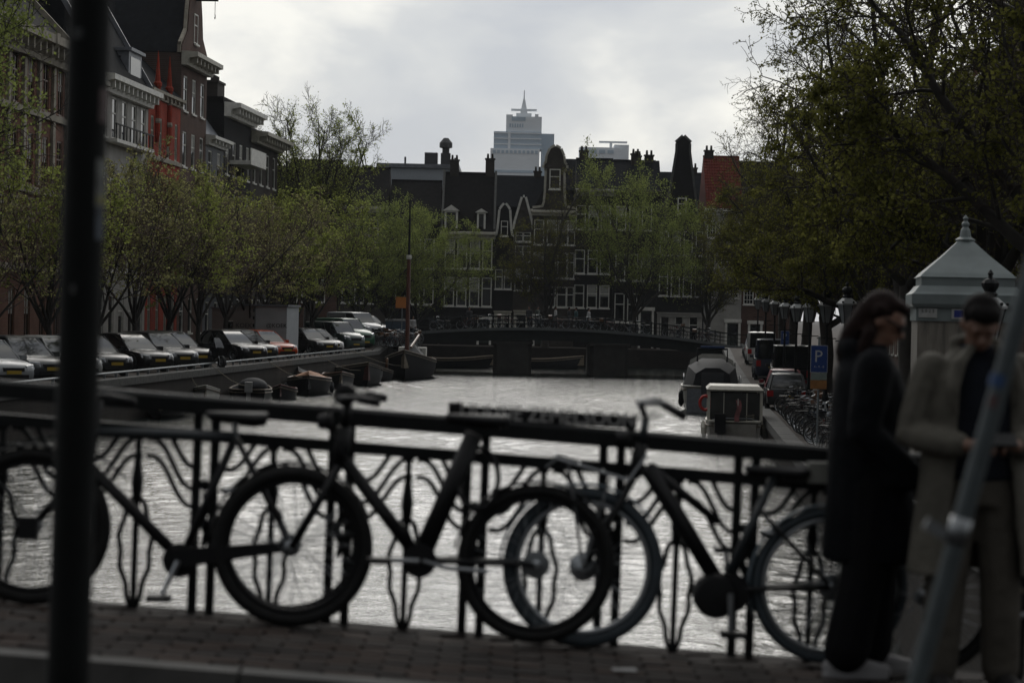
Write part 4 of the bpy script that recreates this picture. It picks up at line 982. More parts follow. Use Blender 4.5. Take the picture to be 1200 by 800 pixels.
def boat(name, label, L, beam, free, hm, im, loc, rz, rim=None, cat='boat', sheer=.35, bow=1.0, stern=.75, floor=.35, thwarts=(), deck=0.0, group='boats moored along the left quay'):
    o = thing(name, label, cat, loc, rz, group)
    if group and 'left' in group and name != 'sailing_barge': o.rotation_euler.z += .14; o.scale = (1.12, 1.0, .84)
    outer, edge = hull(L, beam, free, sheer, bow, stern)
    mb = MB(); mb.loft(outer, closed=False, cap=False); r0 = outer[0]; mb.add(r0, [tuple(range(len(r0)))]); mb.build('hull', hm, o, smooth=50)
    mb = MB(); inn = []
    for (x,b,z) in edge:
        k = max(.015, b-.07); inn.append([(x,-k,z-.01),(x,-k*.85,floor),(x,k*.85,floor),(x,k,z-.01)])
    mb.loft(inn, closed=False, cap=False); mb.add(inn[0], [(0,1,2,3)]); mb.build('inner_hull', im, o)
    mb = MB(); pts = [(x,b-.02,z+.01) for x,b,z in edge]; pts2 = [(x,-b+.02,z+.01) for x,b,z in edge]
    mb.tube(pts + pts2[::-1], .05, 5, closed=True); mb.build('gunwale', rim if rim not in (m_dhull, m_ghull, None) else m_rimw, o)
    mb = MB(); mb.tube([(x,b+.015,z-.16) for x,b,z in edge] + [(x,-b-.015,z-.16) for x,b,z in edge[::-1]], .035, 5, closed=True); mb.build('rubbing_strake', m_rimw, o)
    for tx, tw in thwarts:
        i = min(range(len(edge)), key=lambda q: abs(edge[q][0]-tx)); b = edge[i][1]-.06
        mb = MB(); mb.box(tx-tw/2,tx+tw/2,-b,b,edge[i][2]-.22,edge[i][2]-.16); mb.build('thwart', rim or m_wood, o)
    if deck:
        mb = MB(); dk = [q for q in edge if q[0] > L/2-deck]
        mb.loft([[(x,-b+.05,z-.02),(x,0,z+.06),(x,b-.05,z-.02)] for x,b,z in dk], closed=False, cap=False); mb.build('foredeck', rim or im, o)
    return o
m_dhull = M('black tarred hull', (0.006,0.006,0.007), 0.6, var=0.3, spec=0.15); m_ghull = M('grey painted hull', (0.018,0.019,0.021), 0.6, var=0.2, spec=0.2); m_whull = M('off white hull', (0.42,0.41,0.37), 0.4, var=0.15)
m_canvas = M('orange brown canvas', (0.30,0.14,0.065), 0.8, var=0.25, scale=3); m_dcanvas = M('dark canvas', (0.012,0.013,0.016), 0.8, var=0.2); m_rust = M('faded red paint', (0.08,0.02,0.018), 0.7, var=0.3); m_bwood = M('weathered boat floor', (0.16,0.13,0.09), 0.8, var=0.3)
BH = PI/2 - AL            # bow pointing up the canal
def bl(px, d, off=0): return W(px, 369, d).x + off
boat('dinghy', 'white dinghy with tan inside, nearest boat at the left quay', 4.2, 1.6, .75, m_whull, m_bwood, (bl(240,114), 114, .18), BH+PI+.1, m_whull, thwarts=((-.6,.3),(.7,.3)), floor=.45)
ob = boat('open_boat', 'black open motorboat with round dark cover and outboard engine', 6.0, 2.1, .85, m_dhull, m_dhull, (bl(296,121), 121, 0), BH, m_ghull, thwarts=((0,.4),), floor=.3)
mb = MB(); mb.ball((-.2,-.1,.95),(.85,.75,.55),12,8); mb.build('engine_cover', m_dcanvas, ob, smooth=True)
mb = MB(); mb.box(-3.35,-2.98,-.18,.18,.75,1.35); mb.box(-3.28,-3.05,-.1,.1,-.3,.747); en = mb.build('outboard_engine', M('pale engine cowl', (0.22,0.22,0.22), .5), ob)
mb = MB(); mb.tube([(-3.0,0,1.25),(-2.4,.1,1.35)],.03,5); mb.build('tiller', m_black, en)
boat('rowing_boat', 'small grey rowing boat with red inside beside the outboard engine', 3.6, 1.35, .6, m_ghull, m_rust, (bl(334,127), 127, 0), BH+PI-.05, m_rust, thwarts=((0,.25),), floor=.25)
bo = boat('covered_boat', 'black sloop under an orange brown canvas cover', 7.0, 2.5, .95, m_dhull, m_dhull, (bl(364,137), 137, 0), BH+PI, m_wood, floor=.4)
_, ed = hull(7.0, 2.5, .95); mb = MB(); mb.loft([[(x,-b*.98,z-.05),(x,-b*.5,z+.22+.04*math.sin(i*2.1)),(x,0,z+.36+.05*math.sin(i*1.7)),(x,b*.5,z+.22+.04*math.sin(i*2.7)),(x,b*.98,z-.05)] for i,(x,b,z) in enumerate(ed)], closed=False, cap=False); mb.build('canvas_cover', m_canvas, bo, smooth=True)
for fy in (-1.28,1.28):
    for fx_ in (-2,1.4): mb = MB(); mb.lathe([(.04,.1),(.11,.2),(.12,.55),(.05,.68)],8,(fx_,fy,0)); mb.build('fender', m_ghull, bo)
boat('open_barge', 'grey open barge with dark red inside before the sailing barge', 8.5, 3.0, 1.15, m_ghull, m_rust, (bl(424,157), 157, 0), BH+PI+.08, m_ghull, floor=.4, thwarts=((-1.5,.4),(1.5,.4)), sheer=.6)
boat('skiff', 'small black skiff tucked between open barge and sailing barge', 4.5, 1.7, .7, m_dhull, m_dhull, (bl(448,166), 166, 0), BH+PI, m_dhull, floor=.3, thwarts=((0,.3),))
sb_ = boat('sailing_barge', 'black sailing barge with tall red brown mast by the far bridge', 12.5, 3.7, 1.25, m_dhull, m_bwood, (bl(481,174), 174, 0), BH+PI+.06, m_dhull, floor=.8, sheer=.8, deck=4.0)
mb = MB(); mb.tube([(3.6,0,.8),(3.55,0,8.6)],[.16,.13],8); ms = mb.build('mast', M('red brown mast', (0.10,0.032,0.018), .5), sb_)
mb = MB(); mb.tube([(3.55,0,8.603),(3.5,0,12.6)],[.10,.05],7); mb.build('topmast', m_iron, ms)
mb = MB(); mb.lathe([(.17,8.4),(.19,8.5),(.17,8.7)],8,(3.55,0,0)); mb.build('mast_band', m_white, ms)
for yy in (-1.5,1.5):
    mb = MB(); mb.tube([(2.4,yy,1.5),(3.52,0,11.4)],.012,3); mb.build('shroud', m_black, ms)
mb = MB(); mb.tube([(3.4,.25,2.2),(-3.0,.5,3.0)],.09,6); mb.build('boom', m_wood, sb_)
mb = MB(); mb.loft([[(x,-.9*k,1.3),(x,-.15,2.2*k+.2),(x,.2,2.3*k+.2),(x,1.2*k,1.35)] for x,k in ((3.0,.7),(1.5,1.0),(-1.5,1.0),(-3.2,.9))]); mb.build('hold_tent', m_dcanvas, sb_)
mb = MB(); mb.box(-5.2,-3.4,-1.0,1.0,1.2,2.1); cb = mb.build('deckhouse', m_white, sb_); mb = MB(); mb.box(-4.9,-3.7,-1.02,-1.003,1.5,1.95); mb.build('pane', m_glass, cb); mb = MB(); mb.box(-3.397,-3.38,-.7,.7,1.5,1.95); mb.build('pane', m_glass, cb)
mb = MB(); mb.lathe([(.42,-.08),(.52,0),(.42,.08)],14,(5.2,-1.3,1.0),'y'); mb.build('leeboard', m_wood, sb_)
# more boats filling the left quay, mooring lines
boat('flat_boat', 'low dark flat boat under the quay wall left of the white dinghy', 5.0, 1.8, .7, m_dhull, m_bwood, (bl(196,104), 104, .1), BH+PI, m_ghull, floor=.3, thwarts=((-1,.3),(.8,.3)))
b9 = boat('covered_boat', 'dark sloop under a black canvas between the rowing boat and the orange covered sloop', 6.5, 2.2, .9, m_dhull, m_dhull, (bl(352,146), 146, 0), BH+PI, m_wood, floor=.4)
_, ed = hull(6.5, 2.2, .9); mb = MB(); mb.loft([[(x,-b*.98,z-.05),(x,-b*.5,z+.25+.05*math.sin(i*2.3)),(x,0,z+.42),(x,b*.5,z+.25),(x,b*.98,z-.05)] for i,(x,b,z) in enumerate(ed)], closed=False, cap=False); mb.build('canvas_cover', m_dcanvas, b9, smooth=True)
boat('open_boat', 'grey open boat between the orange covered sloop and the open barge', 6.0, 2.0, .85, m_ghull, m_bwood, (bl(398,149), 149, 0), BH+PI+.05, m_wood, floor=.35, thwarts=((-1,.3),(1,.3)))
for i, (px, d, x2) in enumerate(((240,112,1.2),(296,118,1.4),(364,133.5,1.5),(424,152.5,1.8),(481,168,2.2))):
    e0 = Vector((bl(px,d),d,.95)); e1 = C(TL-.2, d-1.5, z_left(d)+.2); mid = (e0+e1)/2 - Vector((0,0,.25))
    mb = MB(); mb.tube([e0,(e0+mid)/2-Vector((0,0,.1)),mid,(e1+mid)/2-Vector((0,0,.02)),e1],.022,5); tag(mb.build('mooring_rope', M('pale rope', (0.20,0.18,0.14), .9)), ('mooring rope of the white dinghy','mooring rope of the black motorboat','mooring rope of the orange covered sloop','mooring rope of the grey open barge','mooring rope of the sailing barge')[i], 'rope', 'mooring ropes at the left quay')
# right bank boats
RBG = 'boats moored along the right quay'
m_ivory = M('ivory cabin paint', (0.55,0.52,0.45), 0.5, var=0.12)
X = bl(869,90); cb = boat('cabin_boat', 'small cabin boat with cream roof, red lifebuoy and limp flag', 6.6, 2.1, .85, M('pale grey brown hull', (0.26,0.245,0.22), .5, var=.15), m_bwood, (X, 92.5, 0), BH, m_ivory, floor=.35, group=RBG, stern=.9)
mb = MB(); mb.box(-3.33,-3.305,-.78,.78,.05,.82); mb.build('transom', M('taupe transom', (0.30,0.28,0.25), .5), cb)
mb = MB(); mb.loft([[(-2.9,-1.02,z),(.6,-1.02,z),(.6,1.02,z),(-2.9,1.02,z)] for z in (2.0,)]+[[(-2.95,-1.06,2.06),(.7,-1.06,2.06),(.7,1.06,2.06),(-2.95,1.06,2.06)],[(-2.8,-.92,2.2),(.5,-.92,2.2),(.5,.92,2.2),(-2.8,.92,2.2)]]); mb.build('roof', m_ivory, cb)
for x in (-2.8,-1.1,.5):
    for y in (-.97,.97): mb = MB(); mb.box(x-.05,x+.05,y-.05,y+.05,.8,1.998); mb.build('post', m_ivory, cb)
for y in (-.97,.97): mb = MB(); mb.box(-2.74,.44,y-.008,y+.008,.85,1.95); mb.build('pane', m_cglass, cb)
mb = MB(); mb.box(.46,.475,-.9,.9,.85,1.95); mb.build('windscreen', m_cglass, cb)
mb = MB(); mb.box(-2.81,-2.79,-.9,.9,.85,1.95); mb.build('rear_curtain', M('clear plastic curtain', (0.035,0.035,0.033), .2, var=.4, scale=2), cb)
mb = MB(); mb.tube([(-2.75+0.0,-.2+.33*0,0)]*1+[(-2.75,-.2,.01)],.001,3) if False else None
mb = MB(); mb.tube([(-2.6,-1.12+.02*math.cos(a),1.62) for a in (0,)]+[(-2.6,-1.12,1.63)],.01,3) if False else None
mb = MB(); mb.tube([(-2.55+.30*math.cos(2*PI*i/16),-1.14,1.55+.30*math.sin(2*PI*i/16)) for i in range(16)],.075,6,closed=True)
mb = MB(); mb.tube([(-2.72,1.10+.20*math.cos(2*PI*i/16),1.55+.26*math.sin(2*PI*i/16)) for i in range(16)],.06,6,closed=True); mb.build('lifebuoy', M('red lifebuoy', (0.40,0.02,0.012), .5), cb)
mb = MB(); mb.tube([(-3.2,-.1,.8),(-3.35,-.1,1.75)],.02,5); fl = mb.build('flagstaff', m_white, cb)
mb = MB(); mb.loft([[(-3.30-.02*i,-.1-.05*math.sin(i*1.1)+a*.09,1.7-i*.16) for a in (-1,-.3,.4,1)] for i in range(6)], closed=False, cap=False); mb.build('flag', M('faded red white flag', (0.22,0.08,0.08), .8, var=.6, scale=4), fl)
for yy in (-1.12,1.12):
    for xx in (-2.2,-.4,1.2): mb = MB(); mb.lathe([(.03,.22),(.09,.3),(.10,.62),(.03,.74)],8,(xx,yy,0)); mb.build('fender', m_ivory, cb)
mb = MB(); mb.tube([(-3.1,-.95,.9),(-3.15,-.6,1.02),(-3.15,.6,1.02),(-3.1,.95,.9)],.02,5); mb.build('stern_rail', m_alu, cb)
mb = MB(); mb.tube([(-2.9+.16*math.cos(a_*.8),-.55+.16*math.sin(a_*.8),.88+.012*a_) for a_ in range(24)],.022,5); mb.build('rope_coil', M('pale rope', (0.20,0.18,0.14), .9), cb)
for yy in (-.55,.45): mb = MB(); mb.box(-1.9,-1.45,yy-.22,yy+.22,.4,.85); mb.box(-1.9,-1.8,yy-.22,yy+.22,.853,1.3); mb.build('seat', m_wood, cb)
mb = MB(); mb.box(-2.83,-2.815,-.45,-.42,.85,1.95); mb.box(-2.83,-2.815,.40,.43,.85,1.95); mb.build('curtain_zip', m_ivory, cb)
mb = MB(); mb.box(-3.75,-3.35,.35,.75,.5,1.2); mb.box(-3.7,-3.45,.45,.65,-.3,.497); mb.build('outboard_engine', m_black, cb)
X = bl(842,121); mc = boat('motor_cruiser', 'white motor cruiser with dark canopy moored before the cabin boat', 9.0, 3.1, 1.25, m_whull, m_bwood, (X, 124.5, 0), BH, m_whull, floor=.6, group=RBG, stern=.9)
mb = MB(); mb.box(-4.53,-4.505,-1.25,1.25,.0,1.2); mb.build('transom', M('grey cruiser transom', (0.16,0.17,0.19), .4), mc)
mb = MB(); mb.loft([[(x,-1.35*k,1.25),(x,-1.15*k,1.25+.95*k),(x,-.5*k,1.25+1.35*k),(x,.5*k,1.25+1.35*k),(x,1.15*k,1.25+.95*k),(x,1.35*k,1.25)] for x,k in ((-4.1,.72),(-2.2,1.0),(-.6,1.05))], cap=True); mb.build('canopy', m_dcanvas, mc, smooth=45)
mb = MB(); mb.loft([[(x,-1.3*k,1.25),(x,-1.1*k,1.25+1.3*k),(x,-.5*k,1.25+1.62*k),(x,.5*k,1.25+1.62*k),(x,1.1*k,1.25+1.3*k),(x,1.3*k,1.25)] for x,k in ((-.597,1.0),(1.2,.95),(2.6,.5))], cap=True); mb.build('cabin', m_whull, mc, smooth=45)
for y in (-1,1): mb = MB(); mb.prism([(-.4,1.8),(1.1,1.8),(.9,2.4),(-.4,2.45)], y*1.2-.02, y*1.2+.02); mb.build('cabin_window', m_cglass, mc)
for yy in (-1.42,1.42):
    mb = MB(); mb.tube([(-4.2,yy,1.2),(-4.2,yy,1.75),(-1.0,yy,1.85),(-1.0,yy,1.25)],.02,5); mb.build('side_rail', m_alu, mc)
for yy in (-.75,.75): mb = MB(); mb.add([(-4.04,yy-.28,1.35),(-4.04,yy+.28,1.35),(-3.62,yy*.8+.2,1.95),(-3.62,yy*.8-.2,1.95)],[(0,1,2,3)]); mb.build('canopy_window', M('clear plastic curtain', (0.035,0.035,0.033), .2, var=.4, scale=2), mc)
mb = MB(); mb.tube([(-4.4,1.2,1.25),(-4.6,2.0,1.0),(-4.2,2.6,1.15)],.022,5) if False else None
mb = MB(); mb.box(-4.6,-4.53,-.55,.55,.9,2.0); mb.build('bathing_platform', M('dark panel', (0.04,0.042,0.048), .5), mc)
mb = MB(); mb.tube([(-2.2,-.75,2.5),(-2.3,-.75,3.15),(-2.3,.75,3.15),(-2.2,.75,2.5)],.05,6); ra = mb.build('targa_arch', m_dcanvas, mc)
mb = MB(); mb.box(-2.45,-2.15,-.6,.6,3.2,3.3); mb.build('arch_top', M('blue canvas', (0.02,0.05,0.14), .7), mc)
for yy in (-1.5,1.5): mb = MB(); mb.lathe([(.05,.25),(.14,.4),(.14,.9),(.05,1.05)],8,(-3.2,yy*1.02,0)); mb.build('fender', m_black, mc)
for q, (px, d, lb) in enumerate(((536,206,'dark launch passing under the far bridge left arch'),(640,212,'small dark boat beyond the far bridge middle arch'))):
    bq = boat('launch', lb, 6, 2, .8, m_dhull if q == 0 else m_ghull, m_bwood, (bl(px,d), d, 0), .1, m_rimw, floor=.3, group=None, thwarts=((0,.3),))

# ---- bicycles (small ones, far off)
m_bframe = [M('black bike frame', (0.014,0.014,0.015), .4, var=.1), M('blue grey bike frame', (0.05,0.07,0.10), .4, var=.1), M('dark red bike frame', (0.09,0.012,0.012), .4, var=.1), M('pale bike frame', (0.25,0.25,0.24), .4, var=.1)]
def simple_bike(fm, idx):
    o = thing('bicycle', 'x', 'bicycle'); r = .34
    wt = MB(); wt.tube([(r*math.cos(2*PI*i/18),0,r*math.sin(2*PI*i/18)) for i in range(18)],.022,5,closed=True)
    for i in range(10):
        a = 2*PI*i/10; wt.tube([(0,.02*(-1)**i,0),(r*math.cos(a),0,r*math.sin(a))],.0045,3,cap=False)
    wt.lathe([(.025,-.05),(.025,.05)],6,axis='y'); wt.mi = 1; wt.tube([((r-.03)*math.cos(2*PI*i/18),0,(r-.03)*math.sin(2*PI*i/18)) for i in range(18)],.014,4,closed=True); wm = wt.mesh('wheel', [m_rubber, m_alu])
    for x in (0, 1.08): link('wheel', wm, o, (x,0,r))
    gd = MB()
    for x in (0,1.08): gd.tube([(x+(r+.03)*math.cos(a),0,r+(r+.03)*math.sin(a)) for a in [R(q) for q in range(0,181,20)]],.02,4)
    f = MB(); bb = (.44,0,.29); st = (.30,0,.80); ht = (.86,0,.86); hb = (.89,0,.70)
    for a, b, q in ((bb,st,.018),(bb,hb,.02),((.33,0,.72),(ht[0],0,.80),.018),(hb,ht,.02),((0,.05,r),(.44,.04,.29),.011),((0,-.05,r),(.44,-.04,.29),.011),((0,.05,r),(.32,.03,.72),.011),((0,-.05,r),(.32,-.03,.72),.011),(hb,(1.08,.05,r),.014),(hb,(1.08,-.05,r),.014)): f.tube([a,b],q,5)
    f.build('frame', fm, o); 
    h = MB(); h.tube([ht,(.84,0,1.02)],.014,5); h.tube([(.66,-.28,1.03),(.80,-.24,1.06),(.87,-.08,1.02),(.87,.08,1.02),(.80,.24,1.06),(.66,.28,1.03)],.014,5); h.build('handlebar', m_alu if idx % 2 else m_black, o)
    s = MB(); s.loft([[(.14,-.09,.86),(.14,.09,.86),(.14,.09,.91),(.14,-.09,.91)],[(.28,-.07,.87),(.28,.07,.87),(.28,.07,.92),(.28,-.07,.92)],[(.42,-.02,.87),(.42,.02,.87),(.42,.02,.91),(.42,-.02,.91)]]); s.tube([(.29,0,.78),(.27,0,.87)],.014,5); s.build('saddle', m_black, o)
    c = MB(); c.box(-.22,.24,-.07,.07,.74,.76); c.tube([(-.1,.06,.74),(0,.06,r)],.008,4); c.tube([(-.1,-.06,.74),(0,-.06,r)],.008,4); c.build('carrier', m_black, o)
    k = MB(); k.lathe([(.02,.05),(.10,.05),(.10,.06),(.02,.06)],10,bb,'y'); k.tube([(.44,.08,.29),(.54,.08,.16)],.012,4); k.tube([(.44,-.08,.29),(.34,-.08,.42)],.012,4); k.build('crank', m_alu, o)
    b = MB(); b.box(1.14,1.44,-.19,.19,.80,1.04) if idx == 2 else b.tube([(1.08+(r+.035)*math.cos(a),0,r+(r+.035)*math.sin(a)) for a in [R(q) for q in range(20,181,16)]],.022,4)
    b.build('front_crate' if idx == 2 else 'mudguard', m_wood if idx == 2 else fm, o)
    return o
protos = [simple_bike(m, i) for i, m in enumerate(m_bframe)]
used = set()
ORD = 'first second third fourth fifth sixth seventh eighth ninth tenth eleventh twelfth thirteenth fourteenth fifteenth sixteenth seventeenth eighteenth nineteenth twentieth'.split() + ['twenty ' + q for q in 'first second third fourth fifth sixth seventh eighth ninth'.split()] + ['thirtieth']
BC = ('black', 'blue grey', 'dark red', 'pale framed')
def blab(i, k, where): return BC[k] + ' bicycle, ' + ORD[i] + ' ' + where
def put_bike(p, rz, label, group, k, lean=0.0, sc=1.0):
    src = protos[k]
    if k not in used: used.add(k); o = src
    else: o = dup(src)
    o['label'] = label; o['group'] = group; o.location = p; o.rotation_euler = (lean, 0, rz); o.scale = (sc,)*3
GB = 'bicycles crowded along the right quay'
for i in range(26):
    s = 64 + i*1.35 + vr.uniform(-.2,.2); t = TR + .75 + vr.uniform(0,.25)
    if i < 3: t -= .0
    k = vr.randrange(4); put_bike(C(t, s, z_right(s)+.01), -AL + R(-35) + vr.uniform(-.35,.35), blab(i, k, 'from the near end of the right quay edge row'), GB, k, vr.uniform(-.1,.1))
for i in range(14):
    s = 70 + i*1.5 + vr.uniform(-.3,.3); t = TR + 2.6 + vr.uniform(0,.4)
    put_bike(C(t, s, z_right(s)+.01), -AL + R(150) + vr.uniform(-.4,.4), blab(i, i % 4, 'from the near end of the inner row by the right trees'), 'bicycles by the right bank trees', i % 4, vr.uniform(-.1,.1))
GL = 'bicycles crowded at the left foot of the far bridge'
for i in range(30):
    px = 432 + (i % 15)*4.6 + vr.uniform(-1.5,1.5); d = 184 + (i//15)*2.4 + vr.uniform(-.8,.8); x = W(px,369,d).x
    if x > -7.8 : x = -8.2
    zz_ = z_left(d)+.01
    put_bike((x, d, zz_), vr.uniform(-.7,.7)+(PI if i%2 else 0), blab(i % 15, (i*7+i//4) % 4, 'from the left in the %s row at the far bridge foot' % ('front' if i < 15 else 'back')), GL, (i*7+i//4) % 4, vr.uniform(-.1,.1))
GR = 'bicycles leaning on the far bridge railing'
for i in range(18):
    x = -6.5 + i*1.32 + vr.uniform(-.3,.3); yy = BY0+.35
    put_bike((x, yy, zfb(x)+.005), vr.uniform(-.06,.06)+(PI if vr.random()<.5 else 0), blab(i, (i*5+i//3) % 4, 'from the left along the far bridge railing'), GR, (i*5+i//3) % 4, R(-4))
# motorcycle beside the black hatchback
mo = thing('motorcycle', 'dark touring motorcycle with tall windshield parked at the left quay', 'motorcycle', (W(243,369,121).x, 121, z_left(121)+.005), R(-50))
wt, wr = wheel_meshes(.31,.13)
for x in (0,1.4): w_ = link('wheel', wt, mo, (x,0,.31)); link('rim', wr, w_)
mb = MB(); mb.loft([[(x,-w_*.5,z0),(x,w_*.5,z0),(x,w_*.55,z1),(x,-w_*.55,z1)] for x,w_,z0,z1 in ((.05,.22,.62,.86),(.35,.42,.35,.80),(.75,.46,.30,.98),(1.05,.44,.42,1.08),(1.3,.22,.62,1.02))]); mb.build('fairing', p_black, mo, smooth=50)
mb = MB(); mb.loft([[(1.22,-.24,1.0),(1.22,.24,1.0)],[(1.05,-.22,1.3),(1.05,.22,1.3)],[(.88,-.15,1.5),(.88,.15,1.5)]], closed=False, cap=False); mb.build('windshield', m_cglass, mo)
mb = MB(); mb.loft([[(-.25,-.12,.86),(-.25,.12,.86),(-.25,.12,.98),(-.25,-.12,.98)],[(.3,-.16,.80),(.3,.16,.80),(.3,.16,.92),(.3,-.16,.92)],[(.62,-.1,.82),(.62,.1,.82),(.62,.1,.92),(.62,-.1,.92)]]); mb.build('saddle', m_black, mo)
mb = MB(); mb.tube([(.85,-.38,1.1),(1.0,-.12,1.12),(1.0,.12,1.12),(.85,.38,1.1)],.02,5); mb.build('handlebar', m_black, mo)
for sg in (-1,1): mb = MB(); mb.tube([(1.05,sg*.1,1.0),(1.4,sg*.1,.31)],.03,6); mb.build('fork', m_alu, mo)
mb = MB(); mb.box(-.45,-.05,-.2,.2,.95,1.22); mb.build('top_case', m_black, mo)

# ---- right bank cars (tails towards the camera)
def rcar(px, d, label, pm, kind, L=4.2, H=1.5, Wd=1.78, cat='car', name='parked_car', hood=1.1):
    x = W(px,369,d).x; s = d; car(name, label, cat, pm, (x, d+L/2, z_right(s)+.005), PI/2-AL, L, Wd, H, hood, kind, 'vehicles parked along the right quay')
rcar(929, 100, 'dark hatchback with pale roof and red tail lamps behind the parked bicycles', p_dgrey, 'hatch', 4.1, 1.52)
rcar(926, 107, 'dark red hatchback ahead of the dark hatchback on right bank', p_red, 'hatch', 4.0, 1.55)
rcar(935, 118, 'tall black van with white roof edge on the right bank', p_black, 'van', 5.2, 2.4, 2.0, 'van', 'parked_van', .9)
rcar(911, 134, 'dark blue van in the middle of the right bank row', p_blue, 'van', 5.2, 2.3, 2.0, 'van', 'parked_van', .9)
rcar(897, 158, 'pale grey box van near the far bridge on the right bank', p_white, 'van', 5.0, 2.2, 2.0, 'van', 'parked_van', .9)
rcar(890, 170, 'silver car farthest along the right bank', p_silver, 'hatch')

# ---- signs
m_blue = M('blue sign', (0.010,0.045,0.20), 0.45, var=.05); m_wsign = M('white sign paint', (0.45,0.46,0.48), .5, var=0); m_osign = M('orange sign', (0.50,0.17,0.03), .5, var=.1)
def parking_sign(label, px, d, py0, ground, sc=1.0):
    p = W(px, py0, d); o = thing('parking_sign', label, 'sign', (p.x, d, ground)); h = p.z-ground
    mb = MB(); mb.lathe([(.03,-.1),(.03,h+.25)],8); mb.build('pole', m_steel, o)
    w = .22*sc; H = .72*sc
    mb = MB(); mb.box(-w,w,-.05,-.032,h-H,h); pl = mb.build('sign_plate', m_blue, o)
    mb = MB(); mb.box(-w-.012,w+.012,-.046,-.0335,h-H-.012,h+.012); mb.build('sign_border', m_wsign, pl)
    link('lettering', text_mesh('P', .46*sc, .003, m_wsign), pl, (-.02,-.055,h-.44*sc), (R(90),0,0))
    link('lettering', text_mesh('4 - 9 - 8', .085*sc, .003, m_wsign), pl, (.0,-.055,h-.60*sc), (R(90),0,0))
    mb = MB(); mb.box(-w,w,-.05,-.032,h-H-.21,h-H-.02); mb.build('lower_plate', M('pale green plate', (0.20,0.24,0.22), .5), o)
    mb = MB(); mb.box(-w,w,-.05,-.032,h-H-.46,h-H-.22); mb.build('lower_plate', M('brown orange plate', (0.28,0.12,0.03), .5, var=.3), o)
    return o
parking_sign('blue parking sign with orange plate beside the woman in the dark coat', 960, 66, 405, z_right(66))
parking_sign('small distant blue parking sign above the dark van', 920, 120, 388, z_right(120), .9)
so = thing('temporary_sign', 'orange traffic sign on a post above the left street', 'sign', (W(471,369,186).x, 186, z_left(186)))
zt_ = W(471,348,186).z - z_left(186); mb = MB(); mb.lathe([(.035,0),(.035,zt_)],7); mb.build('pole', m_steel, so); mb = MB(); mb.box(-.5,.5,-.06,-.037,zt_-.85,zt_); mb.build('sign_plate', m_osign, so)
bx_ = thing('recycling_box', 'blue grey container box below the orange sign', 'container', (W(469,369,188.5).x, 188.5, z_left(186)))
mb = MB(); mb.loft([[(-1.0,-.6,.1),(1.0,-.6,.1),(1.0,.6,.1),(-1.0,.6,.1)],[(-1.1,-.65,1.7),(1.1,-.65,1.7),(1.1,.65,1.7),(-1.1,.65,1.7)]]); mb.build('body', M('blue grey bin', (0.05,0.08,0.12), .5), bx_)
mb = MB(); mb.box(-1.15,1.15,-.7,.7,1.703,1.85); mb.build('lid', m_dkgrey, bx_)
for sx in (-.8,.6):
    mb = MB(); mb.box(sx,sx+.2,-.5,.5,0,.097); mb.build('foot', m_black, bx_)
# ---- crown lanterns
m_lglass = M('milky lantern glass', (0.17,0.18,0.185), .35, var=.1)
m_lwhite = M('pale lantern roof', (0.30,0.31,0.31), .5, var=.15)
def lantern():
    o = thing('street_lamp', 'x', 'street lamp'); h = 3.9
    mb = MB(); mb.lathe([(.16,-.1),(.16,.35),(.11,.45),(.10,1.0),(.075,1.1),(.05,1.25),(.042,h-.75),(.07,h-.72),(.05,h-.65)],10); mb.build('post', m_iron, o)
    mb = MB(); mb.tube([(-.3,0,h-1.1),(.3,0,h-1.1)],.018,6); mb.build('crossbar', m_iron, o)
    mb = MB(); mb.loft([[(r*math.cos(PI*k/3),r*math.sin(PI*k/3),z) for k in range(6)] for z, r in ((h-.62,.13),(h-.12,.25))]); mb.build('lantern_glass', m_lglass, o)
    for k in range(6):
        a = PI*k/3; mb = MB(); mb.tube([(.132*math.cos(a),.132*math.sin(a),h-.63),(.256*math.cos(a),.256*math.sin(a),h-.12)],.012,4); mb.build('lantern_bar', m_iron, o)
    mb = MB(); mb.loft([[(r*math.cos(PI*k/3),r*math.sin(PI*k/3),z) for k in range(6)] for z, r in ((h-.12,.29),(h-.08,.30),(h+.06,.14),(h+.07,.11))]); rf = mb.build('lantern_roof', m_lwhite, o)
    for k in range(6):
        a = PI*k/3; mb = MB(); mb.ball((.29*math.cos(a),.29*math.sin(a),h-.04),.03,6,4); mb.build('roof_knob', m_iron, rf)
    mb = MB(); mb.lathe([(.10,h+.07),(.13,h+.12),(.09,h+.16),(.14,h+.24),(.15,h+.30),(.10,h+.36),(.04,h+.38),(.035,h+.42),(.05,h+.46),(.01,h+.52)],10); mb.build('crown', m_iron, o)
    return o
lp = lantern()
def put_lamp(o, label, p, sc=1.0, group='crown lanterns along the right quay'): o['label'] = label; o['group'] = group; o.location = p; o.scale = (sc,)*3
d = 36.5; p = W(1161, 316, d); put_lamp(lp, 'black crown topped street lamp behind the man in the beige coat', (p.x, d, p.z-4.42*.92), .92)
for i, (s, lb) in enumerate(((74,'nearest of the lanterns in line behind the woman'),(84,'second lantern in line right of the parking signs'),(95,'third lantern in line above the parking sign'),(106,'fourth lantern in line along the right quay'),(118,'fifth lantern in line along the right quay'),(131,'sixth lantern in line along the right quay'),(145,'seventh lantern in line along the right quay'),(160,'farthest lantern in line along the right quay'))):
    o = dup(lp); t = TR + 1.75; put_lamp(o, lb, C(t, s, z_right(s)), 1.12)
